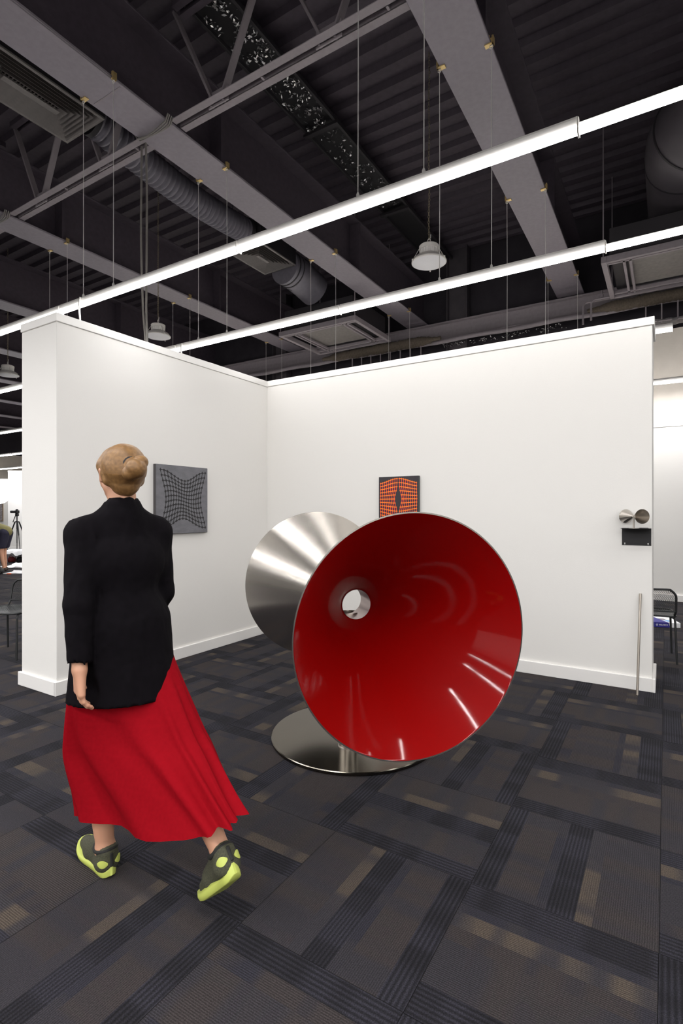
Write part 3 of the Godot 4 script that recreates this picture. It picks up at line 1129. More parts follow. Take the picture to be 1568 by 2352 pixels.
func paintings() -> void:
	var S := 512
	var w1 := func(u: float, v: float) -> Vector2:
		var pinch := pow(maxf(0.0, sin(PI * clampf(v, 0, 1))), 1.3)
		var dip := pow(maxf(0.0, 0.5 - 0.5 * cos(TAU * clampf(u, 0, 1))), 1.15)
		var x := 0.515 + (u - 0.5) * (0.875 - 0.20 * pinch) - 0.02 * (v - 0.5) * 2.0 * dip
		var y := 0.5 + (v - 0.5) * (0.855 - 0.29 * dip) + 0.028 * sin(TAU * u) * -pinch
		return Vector2(x, y)
	var g := net(S, 15, 12, w1, 2.4, 8.0, 6.5)
	var im := Image.create(S, S, false, Image.FORMAT_RGB8)
	for y in S:
		for x in S:
			var k := 0.5 + 0.30 * noise.get_noise_2d(x * 0.35, y * 0.9) + 0.12 * noise.get_noise_2d(x * 3.0, y * 8.0)
			var bg: Color = Color8(88, 88, 92).lerp(Color8(130, 130, 136), clampf(k, 0, 1))
			im.set_pixel(x, y, bg.lerp(Color8(20, 19, 22), maxf(g[0][y * S + x], g[1][y * S + x])))
	var m := mat(Color.WHITE, 0.5)
	m.albedo_texture = ImageTexture.create_from_image(im)
	var o := thing("painting", "square grey painting of a pinched black net, on the left partition", "painting", Transform3D(Basis(Vector3.UP, PI / 2), Vector3(WLX, 1.571, -3.585)))
	canvas(o, 0.652, 0.664, 0.038, m, mat(rgb(74, 71, 72), 0.7))
	# orange net with an eye-shaped opening
	var w2 := func(u: float, v: float) -> Vector2:
		var s := -1.0 if u < 0.5 else 1.0
		var eye := exp(-pow((v - 0.42) / 0.17, 2.0))
		var far := absf(u - 0.5) * 2.0
		var gap: float = 0.004 + 0.075 * eye * exp(-far * 2.2)
		var x := 0.5 + (u - 0.5) * 0.90 + s * gap
		return Vector2(x, 0.085 + v * 0.85 + 0.11 * cos(PI * clampf(far * 0.85, 0, 1)) * (v - 0.42))
	g = net(S, 18, 13, w2, 3.2, 7.0, 6.0, 8)
	im = Image.create(S, S, false, Image.FORMAT_RGB8)
	for y in S:
		for x in S:
			var bg := Color8(40, 36, 42)
			var c := bg.lerp(Color8(255, 62, 32), g[1][y * S + x]).lerp(Color8(255, 128, 12), g[0][y * S + x])
			im.set_pixel(x, y, c)
	m = mat(Color.WHITE, 0.5)
	m.albedo_texture = ImageTexture.create_from_image(im)
	o = thing("painting", "small black painting of an orange net parting round an eye, above the red cone", "painting", at(Vector3(-2.332, 1.552, WRZ)))
	canvas(o, 0.449, 0.527, 0.037, m, mat(rgb(58, 62, 62), 0.6))

# ------------------------------------------------------------------ shelf, little cone, rod
func shelf() -> void:
	var o := thing("wall_shelf", "black folded metal wall shelf at the right end of the right partition", "shelf", at(Vector3(-0.206, 1.319, WRZ)))
	var b := Buf.new()
	b.bx(Vector3(-0.104, -0.142, 0.001), Vector3(0.105, 0.0, 0.004), 0.0008)
	part("back_plate", b, M.black, o)
	b = Buf.new()
	b.bx(Vector3(-0.104, -0.003, 0.004), Vector3(0.105, 0.0, 0.155), 0.0008)
	part("top_plate", b, M.black, o)
	for s in [-0.083, 0.083]:
		b = Buf.new()
		b.lathe([Vector2(0.005, 0.0), Vector2(0.005, 0.0012), Vector2(0.0, 0.0012)], 14, Transform3D(Basis(Vector3.RIGHT, PI / 2), Vector3(s, -0.126, 0.004)))
		b.bx(Vector3(s - 0.0025, -0.136, 0.004), Vector3(s + 0.0025, -0.126, 0.0052))
		part("keyhole_slot", b, M.trim, o)
	o = thing("card", "small flat black card lying on the wall shelf right of the little cones", "card", at(Vector3(-0.150, 1.3192, WRZ + 0.085), 0.1))
	b = Buf.new()
	b.bx(Vector3(-0.03, 0, -0.03), Vector3(0.03, 0.005, 0.03), 0.001)
	part("card_sheet", b, M.tray, o)
	# maquette
	var hub := Vector3(-0.2185, 1.415, -4.772)
	var a := 0.046 + deg_to_rad(28.0)
	var n := Vector3(sin(a), 0, cos(a))
	o = thing("small_cone_sculpture", "small double cone of shiny steel standing on the black wall shelf", "sculpture", at(Vector3(hub.x, 1.319, hub.z)))
	var c := Vector3(0, hub.y - 1.319, 0)
	cone_shell(o, "front_cone", along(n, c + n * 0.006), 0.057, 0.007, 0.116, 0.0012, M.steel, M.steel, "front_lining")
	cone_shell(o, "rear_cone", along(-n, c - n * 0.006), 0.057, 0.007, 0.112, 0.0012, M.steel, M.steel, "rear_lining")
	b = Buf.new()
	b.lathe([Vector2(0.0, -0.01), Vector2(0.0085, -0.01), Vector2(0.0085, 0.01), Vector2(0.0, 0.01)], 24, along(n, c))
	part("hub", b, M.steel_plain, o)
	b = Buf.new()
	b.lathe([Vector2(0.0062, 0.0), Vector2(0.0062, c.y - 0.006)], 20)
	part("stem", b, M.steel_plain, o)
	b = Buf.new()
	b.lathe([Vector2(0.036, 0.0), Vector2(0.036, 0.002), Vector2(0.0, 0.002)], 32)
	part("base_plate", b, M.steel_plain, o)
	# leaning rod
	b = Buf.new()
	var p := Vector3(-0.193, 0.004, -4.752)
	var q := Vector3(-0.177, 0.787, -4.902)
	b.tube(PackedVector3Array([p, q]), 0.0095, 16)
	b.tube(PackedVector3Array([p.lerp(q, 0.9985), q + (q - p) * 0.002]), 0.0075, 16)
	tag(part("metal_rod", b, mat(rgb(176, 168, 158), 0.4, 0.85)), "thin metal rod leaning against the right end of the right partition under the shelf", "rod")

# ------------------------------------------------------------------ people
func joined(meshes: Array) -> ArrayMesh:
	var st := SurfaceTool.new()
	st.begin(Mesh.PRIMITIVE_TRIANGLES)
	for m in meshes:
		st.append_from(m, 0, Transform3D())
	return st.commit()

# a relaxed hand: palm, four fingers and a thumb; down = towards the fingertips, palm = where the palm faces, thumb = towards the thumb's side
func hand(wrist: Vector3, down: Vector3, palm: Vector3, thumb: Vector3) -> ArrayMesh:
	var pr := []
	down = down.normalized()
	thumb = thumb.normalized()
	var f := [[0.028, 0.074, 1.0], [0.009, 0.083, 1.0], [-0.010, 0.077, 0.97], [-0.028, 0.061, 0.85]]
	pr.append([wrist - down * 0.03, wrist + down * 0.01, 0.026, 0.027, 0.02, 1])
	for q in f:
		var s: Vector3 = wrist + down * 0.012 + thumb * q[0] * 0.55
		var k: Vector3 = wrist + down * 0.092 + thumb * q[0]
		pr.append([s, k, 0.017, 0.0125, 0.014, 1])
		var l: float = q[1]
		var r: float = 0.0088 * q[2]
		var d1 := (down + palm * 0.30).normalized()
		var d2 := (down + palm * 0.85).normalized()
		var d3 := (down + palm * 1.6).normalized()
		var a := k + d1 * l * 0.46
		var b := a + d2 * l * 0.30
		pr.append([k, a, r * 1.1, r, 0.005, 1])
		pr.append([a, b, r, r * 0.94, 0.004, 1])
		pr.append([b, b + d3 * l * 0.24, r * 0.94, r * 0.8, 0.004, 1])
	var t0 := wrist + down * 0.025 + thumb * 0.020 + palm * 0.004
	var t1 := t0 + (down * 0.7 + thumb * 0.8 + palm * 0.35).normalized() * 0.040
	var t2 := t1 + (down + thumb * 0.28 + palm * 0.45).normalized() * 0.032
	pr.append([t0, t1, 0.016, 0.0115, 0.012, 1])
	pr.append([t1, t2, 0.0112, 0.0100, 0.005, 1])
	pr.append([t2, t2 + (down + palm * 0.5).normalized() * 0.024, 0.0100, 0.0082, 0.004, 1])
	return sdf_mesh(pr, 0.003)

func head_mesh() -> ArrayMesh:
	var pr := [
		[Vector3(0, 1.638, -0.028), Vector3(0, 1.632, 0.028), 0.079, 0.076, 0.02, 1],
		[Vector3(0, 1.60, 0.040), Vector3(0, 1.545, 0.055), 0.060, 0.043, 0.03, 1],
		[Vector3(0.038, 1.555, 0.02), Vector3(0.010, 1.514, 0.066), 0.027, 0.021, 0.02, 1],
		[Vector3(-0.038, 1.555, 0.02), Vector3(-0.010, 1.514, 0.066), 0.027, 0.021, 0.02, 1],
		[Vector3(-0.006, 1.508, 0.076), Vector3(0.006, 1.508, 0.076), 0.017, 0.017, 0.015, 1],
		[Vector3(0.036, 1.578, 0.062), Vector3(0.036, 1.570, 0.062), 0.026, 0.024, 0.02, 1],
		[Vector3(-0.036, 1.578, 0.062), Vector3(-0.036, 1.570, 0.062), 0.026, 0.024, 0.02, 1],
		[Vector3(0.010, 1.625, 0.090), Vector3(0.044, 1.626, 0.076), 0.013, 0.011, 0.015, 1],
		[Vector3(-0.010, 1.625, 0.090), Vector3(-0.044, 1.626, 0.076), 0.013, 0.011, 0.015, 1],
		[Vector3(0, 1.612, 0.096), Vector3(0, 1.570, 0.116), 0.008, 0.0115, 0.010, 1],
		[Vector3(0.010, 1.566, 0.106), Vector3(-0.010, 1.566, 0.106), 0.008, 0.008, 0.006, 1],
		[Vector3(0.031, 1.605, 0.104), Vector3(0.031, 1.605, 0.104), 0.013, 0.013, 0.008, -1],
		[Vector3(-0.031, 1.605, 0.104), Vector3(-0.031, 1.605, 0.104), 0.013, 0.013, 0.008, -1],
		[Vector3(-0.016, 1.537, 0.094), Vector3(0.016, 1.537, 0.094), 0.008, 0.008, 0.006, 1],
		[Vector3(-0.013, 1.526, 0.092), Vector3(0.013, 1.526, 0.092), 0.009, 0.009, 0.006, 1],
		[Vector3(-0.020, 1.5315, 0.106), Vector3(0.020, 1.5315, 0.106), 0.004, 0.004, 0.003, -1],
		[Vector3(0.077, 1.615, -0.012), Vector3(0.075, 1.578, -0.004), 0.015, 0.011, 0.008, 1],
		[Vector3(-0.077, 1.615, -0.012), Vector3(-0.075, 1.578, -0.004), 0.015, 0.011, 0.008, 1],
		[Vector3(0.086, 1.603, -0.002), Vector3(0.086, 1.590, -0.002), 0.007, 0.006, 0.004, -1],
		[Vector3(-0.086, 1.603, -0.002), Vector3(-0.086, 1.590, -0.002), 0.007, 0.006, 0.004, -1],
		[Vector3(0, 1.40, -0.022), Vector3(0, 1.54, -0.006), 0.060, 0.052, 0.03, 1],
	]
	return sdf_mesh(pr, 0.0035)

func shoe(parent: Node3D, xf: Transform3D) -> void:
	# local: heel at z = -0.075, toe at z = +0.195, y = 0 at the ground
	var o := Node3D.new()
	o.name = "shoe"
	o.transform = xf
	parent.add_child(o, true)
	var outline := func(z: float) -> float:
		var u := clampf((z + 0.085) / 0.285, 0.0, 1.0)
		var w := 0.033 + 0.016 * smoothstep(0.25, 0.75, u)
		return w * sqrt(maxf(0.0, 1.0 - pow(absf(u - 0.5) * 2.0, 5.0)))
	var rings := []
	for k in 23:
		var u := k / 22.0
		var z := -0.085 + 0.285 * (0.5 - 0.5 * cos(PI * u))
		var w: float = maxf(outline.call(z), 0.004)
		var lift: float = 0.022 * pow(clampf((z - 0.11) / 0.09, 0, 1), 2.0) + 0.014 * pow(clampf((-z - 0.05) / 0.035, 0, 1), 2.0)
		var th: float = 0.040 - 0.012 * u
		rings.append([Vector3(-w * 1.02, lift + 0.003, z), Vector3(-w * 1.1, lift + th * 0.5, z), Vector3(-w, lift + th, z), Vector3(w, lift + th, z), Vector3(w * 1.1, lift + th * 0.5, z), Vector3(w * 1.02, lift + 0.003, z), Vector3(w * 0.85, lift, z), Vector3(-w * 0.85, lift, z)])
	var b := Buf.new()
	b.loft(rings, true, true)
	part("sole", b, M.lime, o)
	var up := [
		[Vector3(0, 0.058, -0.040), Vector3(0, 0.092, -0.042), 0.046, 0.041, 0.02, 1],
		[Vector3(0, 0.050, -0.03), Vector3(0, 0.048, 0.08), 0.040, 0.042, 0.02, 1],
		[Vector3(0.004, 0.045, 0.08), Vector3(0.006, 0.043, 0.155), 0.040, 0.028, 0.02, 1],
		[Vector3(0, 0.090, 0.0), Vector3(0, 0.064, 0.09), 0.036, 0.030, 0.02, 1],
		[Vector3(0, 0.175, -0.030), Vector3(0, 0.118, -0.024), 0.050, 0.036, 0.006, -1],
	]
	part("upper", sdf_mesh(up, 0.004, 0.026), M.shoe_mesh, o)
	b = Buf.new()
	var ring := PackedVector3Array()
	for k in 25:
		var a := TAU * k / 24.0
		ring.append(Vector3(0.039 * sin(a), 0.106 + 0.005 * cos(2.0 * a), -0.026 + 0.045 * cos(a)))
	b.tube(ring, 0.0085, 8, false)
	part("collar", b, M.shoe_dark, o)
	# lime panels either side of the heel
	for s in [-1, 1]:
		b = Buf.new()
		var fr := []
		for k in 9:
			var a := 0.30 + 0.95 * k / 8.0
			var x: float = sin(a) * 0.0455 * s
			var z: float = -0.041 - cos(a) * 0.0455
			var hh: float = 0.015 * sin(PI * (k + 0.6) / 9.2)
			fr.append([Vector3(x, 0.066 - hh, z), Vector3(x * 1.05, 0.066 - hh, z - 0.003), Vector3(x * 1.05, 0.066 + hh, z - 0.002), Vector3(x * 0.98, 0.066 + hh, z + 0.001)])
		b.loft(fr, true, true)
		part("heel_panel", b, M.lime, o)
	b = Buf.new()
	b.box(Transform3D(Basis(Vector3.RIGHT, 0.12), Vector3(0, 0.078, -0.087)), Vector3(0.012, 0.050, 0.008), 0.003)
	part("heel_tab", b, M.shoe_dark, o)
	for k in 5:
		b = Buf.new()
		var z := 0.03 + 0.019 * k
		b.tube(PackedVector3Array([Vector3(-0.022, 0.078 - 0.10 * (z - 0.02), z), Vector3(0, 0.095 - 0.14 * (z - 0.02), z + 0.004), Vector3(0.022, 0.078 - 0.10 * (z - 0.02), z)]), 0.003, 6)
		part("lace", b, M.lime, o)

func person() -> void:
	var d := Vector3(-0.96, 0, -0.28).normalized()
	var root := Transform3D(Basis(Vector3.UP.cross(d), Vector3.UP, d), Vector3(-1.895, 0, -1.352))
	var o := thing("person", "person walking away in long black coat, red skirt and lime green running shoes", "person", root)
	# +x is the person's left, +z forward
	var hl := Vector3(0.088, 0.90, 0.01)
	var hr := Vector3(-0.088, 0.90, -0.02)
	var kl := Vector3(0.080, 0.49, 0.075)
	var kr := Vector3(-0.125, 0.545, -0.215)
	var al := Vector3(0.060, 0.095, 0.005)
	var ar := Vector3(-0.165, 0.235, -0.53)
	var sl := Vector3(0.150, 1.365, -0.005)
	var sr := Vector3(-0.150, 1.365, 0.005)
	var el := Vector3(0.182, 1.105, -0.085)
	var er := Vector3(-0.175, 1.105, 0.02)
	var wl := Vector3(0.190, 0.880, -0.115)
	var wr := Vector3(-0.150, 0.890, 0.145)
	var body := [
		[Vector3(-0.05, 0.95, 0), Vector3(0.05, 0.95, 0), 0.100, 0.100, 0.05, 1], [Vector3(0, 0.98, 0), Vector3(0, 1.12, 0), 0.100, 0.092, 0.05, 1],
		[Vector3(0, 1.12, 0), Vector3(0, 1.28, 0), 0.092, 0.092, 0.05, 1], [Vector3(-0.05, 1.27, 0), Vector3(0.05, 1.27, 0), 0.080, 0.080, 0.04, 1],
		[sl, Vector3(0.02, 1.39, -0.012), 0.040, 0.036, 0.04, 1], [sr, Vector3(-0.02, 1.39, -0.012), 0.040, 0.036, 0.04, 1], [Vector3(0, 1.36, -0.01), Vector3(0, 1.52, -0.006), 0.056, 0.052, 0.03, 1],
		[hl, kl, 0.088, 0.054, 0.04, 1], [hr, kr, 0.088, 0.054, 0.04, 1],
		[kl, kl.lerp(al, 0.35) + Vector3(0, 0, -0.018), 0.052, 0.053, 0.02, 1], [kl.lerp(al, 0.35) + Vector3(0, 0, -0.018), al, 0.053, 0.033, 0.02, 1],
		[kr, kr.lerp(ar, 0.35) + Vector3(0, -0.012, -0.015), 0.052, 0.053, 0.02, 1], [kr.lerp(ar, 0.35) + Vector3(0, -0.012, -0.015), ar, 0.053, 0.033, 0.02, 1],
		[al, Vector3(0.064, 0.05, 0.09), 0.036, 0.026, 0.02, 1], [al, Vector3(0.060, 0.060, -0.005), 0.032, 0.026, 0.02, 1],
		[ar, Vector3(-0.165, 0.125, -0.465), 0.034, 0.024, 0.02, 1],
		[sl, el, 0.048, 0.040, 0.02, 1], [el, wl, 0.040, 0.027, 0.01, 1], [sr, er, 0.048, 0.040, 0.02, 1], [er, wr, 0.040, 0.027, 0.01, 1],
	]
	var fl := (wl - el).normalized()
	var fr := (wr - er).normalized()
	part("body", joined([sdf_mesh(body, 0.012), head_mesh(), hand(wl, fl, Vector3(-1, 0, 0.1).normalized(), Vector3(0, 0.1, 1)), hand(wr, fr, Vector3(1, 0, 0.0).normalized(), Vector3(0.1, 0.3, 1))]), M.skin, o)
	for s in [-1, 1]:
		var b := Buf.new()
		b.lathe([Vector2(0, -0.0125), Vector2(0.0063, -0.0108), Vector2(0.0108, -0.0063), Vector2(0.0125, 0), Vector2(0.0108, 0.0063), Vector2(0.0063, 0.0108), Vector2(0, 0.0125)], 16, Transform3D(Basis(), Vector3(s * 0.031, 1.604, 0.0905)), 0.5)
		var eye := part("eye", b, M.sheet, o)
		b = Buf.new()
		b.lathe([Vector2(0.0058, 0.0), Vector2(0.004, 0.0022), Vector2(0, 0.003)], 14, Transform3D(Basis(Vector3.RIGHT, PI / 2), Vector3(s * 0.031, 1.604, 0.1010)), 0.3)
		part("iris", b, M.black, eye)
	var hair := [
		[Vector3(0, 1.640, -0.034), Vector3(0, 1.642, 0.018), 0.086, 0.080, 0.02, 1], [Vector3(0, 1.60, -0.052), Vector3(0, 1.565, -0.048), 0.072, 0.055, 0.03, 1],
		[Vector3(0.064, 1.635, 0.01), Vector3(0.062, 1.575, -0.028), 0.028, 0.020, 0.02, 1], [Vector3(-0.064, 1.635, 0.01), Vector3(-0.062, 1.575, -0.028), 0.028, 0.020, 0.02, 1],
		[Vector3(0, 1.600, 0.125), Vector3(0, 1.56, 0.125), 0.078, 0.078, 0.012, -1],
		[Vector3(0, 1.625, -0.130), Vector3(0, 1.618, -0.158), 0.030, 0.040, 0.006, 1], [Vector3(0.018, 1.60, -0.145), Vector3(-0.022, 1.645, -0.15), 0.030, 0.028, 0.006, 1],
	]
	part("hair", sdf_mesh(hair, 0.004, -99.0, 99.0, 0.0022), M.hair, o)
	var band := Buf.new()
	var ring := PackedVector3Array()
	for k in 17:
		var a := TAU * k / 16.0
		ring.append(Vector3(0.031 * cos(a), 1.634 + 0.031 * sin(a), -0.112))
	band.tube(ring, 0.006, 8, false)
	part("hair_tie", band, M.black, o)
	# the long black coat with sleeves
	var coat := [
		[Vector3(-0.040, 0.98, -0.005), Vector3(0.040, 0.98, -0.005), 0.136, 0.136, 0.06, 1], [Vector3(0, 1.10, -0.003), Vector3(0, 1.22, -0.003), 0.130, 0.128, 0.08, 1],
		[Vector3(-0.070, 1.27, -0.004), Vector3(0.070, 1.27, -0.004), 0.104, 0.104, 0.08, 1], [sl, Vector3(0.02, 1.435, -0.012), 0.058, 0.050, 0.05, 1], [sr, Vector3(-0.02, 1.435, -0.012), 0.058, 0.050, 0.05, 1],
		[Vector3(-0.050, 0.98, -0.02), Vector3(-0.070, 0.62, -0.065), 0.125, 0.150, 0.07, 1], [Vector3(0.050, 0.98, 0.0), Vector3(0.070, 0.62, 0.0), 0.125, 0.145, 0.07, 1], [Vector3(0, 0.95, -0.02), Vector3(0, 0.62, -0.045), 0.13, 0.165, 0.06, 1],
		[Vector3(0, 1.39, -0.012), Vector3(0, 1.468, -0.014), 0.078, 0.064, 0.05, 1],
		[sl, el, 0.060, 0.054, 0.03, 1], [el, wl, 0.054, 0.042, 0.015, 1], [sr, er, 0.060, 0.054, 0.03, 1], [er, wr, 0.054, 0.042, 0.015, 1],
		[Vector3(0, 1.478, 0.0), Vector3(0, 1.56, 0.006), 0.055, 0.060, 0.008, -1],
		[wl + fl * 0.020, wl + fl * 0.10, 0.050, 0.07, 0.004, -1], [wr + fr * 0.020, wr + fr * 0.10, 0.050, 0.07, 0.004, -1],
	]
	part("coat", sdf_mesh(coat, 0.010, 0.715, 99.0, 0.005), M.coat, o)
	# gathered red skirt, opened by the stride
	var rings := []
	var inner := []
	for k in 26:
		var u := k / 25.0
		var y := lerpf(0.90, 0.255, u)
		# the cloth wraps both legs: a rounded hull about the two leg centres at this height
		var lc := hl.lerp(kl, clampf((hl.y - y) / (hl.y - kl.y), 0, 1)) if y > kl.y else kl.lerp(al, (kl.y - y) / (kl.y - al.y))
		var rc := hr.lerp(kr, clampf((hr.y - y) / (hr.y - kr.y), 0, 1)) if y > kr.y else kr.lerp(ar, (kr.y - y) / (kr.y - ar.y))
		var mid := Vector2(lc.x + rc.x, lc.z + rc.z) * 0.5
		var half := Vector2(lc.x - rc.x, lc.z - rc.z) * 0.5
		var rad := 0.098 + 0.022 * u - 0.035 * smoothstep(0.55, 1.0, u)
		var ring2 := []
		var ring3 := []
		for s in 96:
			var a := TAU * s / 96.0
			var nn := Vector2(cos(a), sin(a))
			var f := (0.016 * sin(13.0 * a + 1.5 * u) + 0.012 * sin(7.0 * a + 2.0 - 2.2 * u) + 0.006 * sin(23.0 * a + 5.0 * u)) * smoothstep(0.05, 0.9, u)
			var low := -0.018 * sin(3.0 * a + 1.0) * u * u + 0.13 * u * u * maxf(0.0, -nn.dot(half.normalized()))
			var p := mid + half * tanh(3.0 * nn.dot(half.normalized())) + nn * (rad + f)
			ring2.append(Vector3(p.x, y + low, p.y))
			p -= nn * 0.004
			ring3.append(Vector3(p.x, y + low, p.y))
		rings.append(ring2)
		inner.append(ring3)
	var sk := Buf.new()
	sk.loft(rings)
	sk.loft([rings[-1], inner[-1]])
	sk.loft(inner)
	part("skirt", sk, M.skirt, o)
	shoe(o, at(Vector3(0.060, 0.0, 0.035), 0.06))
	var lift := Basis(Vector3.RIGHT, 0.75)
	shoe(o, Transform3D(lift, Vector3(-0.165, 0.148, -0.573)))

# ------------------------------------------------------------------ high bay lamps
func bay_lamps() -> void:
	var spots := [[Vector3(-2.404, 4.42, -5.873), "white unlit high bay lamp between the two light lines right of the centre"], [Vector3(-7.346, 4.43, -5.952), "white unlit high bay lamp above the left partition by the hanging cables"], [Vector3(-11.684, 4.30, -5.656), "white unlit high bay lamp in the gap left of the left partition"]]
	for s in spots:
		var o := thing("high_bay_lamp", s[1], "lamp", at(s[0]), "high bay lamps")
		var b := Buf.new()
		b.lathe([Vector2(0.198, 0.0), Vector2(0.206, 0.004), Vector2(0.206, 0.016), Vector2(0.196, 0.022), Vector2(0.172, 0.060), Vector2(0.125, 0.088), Vector2(0.112, 0.092)], 48, Transform3D(), 0.8)
		part("reflector", b, M.lamp_white, o)
		b = Buf.new()
		b.lathe([Vector2(0.0, -0.016), Vector2(0.09, -0.013), Vector2(0.15, -0.007), Vector2(0.198, 0.002)], 48, Transform3D(), 0.4)
		part("lens", b, M.sheet, o)
		b = Buf.new()
		b.lathe([Vector2(0.106, 0.085), Vector2(0.106, 0.155)], 32)
		for k in 20:
			var a := TAU * k / 20.0
			b.box(Transform3D(Basis(Vector3.UP, -a), Vector3(cos(a) * 0.108, 0.12, sin(a) * 0.108)), Vector3(0.012, 0.066, 0.006))
		part("heat_sink", b, M.alu, o)
		b = Buf.new()
		b.lathe([Vector2(0.100, 0.150), Vector2(0.116, 0.154), Vector2(0.118, 0.196), Vector2(0.106, 0.208), Vector2(0.03, 0.210), Vector2(0.03, 0.222), Vector2(0.012, 0.245), Vector2(0.0, 0.246)], 32, Transform3D(), 0.85)
		part("driver_housing", b, M.lamp_white, o)
		for k in 3:
			var a := TAU * k / 3.0 + 0.2
			b = Buf.new()
			b.bar(Vector3(cos(a) * 0.210, 0.008, sin(a) * 0.210), Vector3(cos(a) * 0.120, 0.165, sin(a) * 0.120), 0.014, 0.004)
			b.box(Transform3D(Basis(Vector3.UP, -a), Vector3(cos(a) * 0.214, 0.006, sin(a) * 0.214)), Vector3(0.016, 0.03, 0.016), 0.003)
			part("bracket", b, M.lamp_white, o)
		b = Buf.new()
		var hk := PackedVector3Array()
		for k in 15:
			var a := -PI / 2 + TAU * k / 14.0
			hk.append(Vector3(0.018 * cos(a), 0.266 + 0.022 * sin(a), 0))
		b.tube(hk, 0.005, 8, false)
		b.tube(PackedVector3Array([Vector3(0.02, 0.29, 0), Vector3(0.022, 0.335, 0)]), 0.004, 6)
		part("hook", b, M.alu, o)
		b = Buf.new()
		var y := 0.29
		var q := 0
		while y < DECK_Y - s[0].y:
			var ln := PackedVector3Array()
			for k in 9:
				var a := TAU * k / 8.0
				var p := Vector3(0.011 * cos(a), 0.0, 0.0) if q % 2 == 0 else Vector3(0, 0, 0.011 * cos(a))
				ln.append(p + Vector3(0.004 * sin(y * 9.0), y + 0.02 * sin(a), 0))
			b.tube(ln, 0.0032, 5, false)
			y += 0.033
			q += 1
		part("chain", b, M.chain, o)

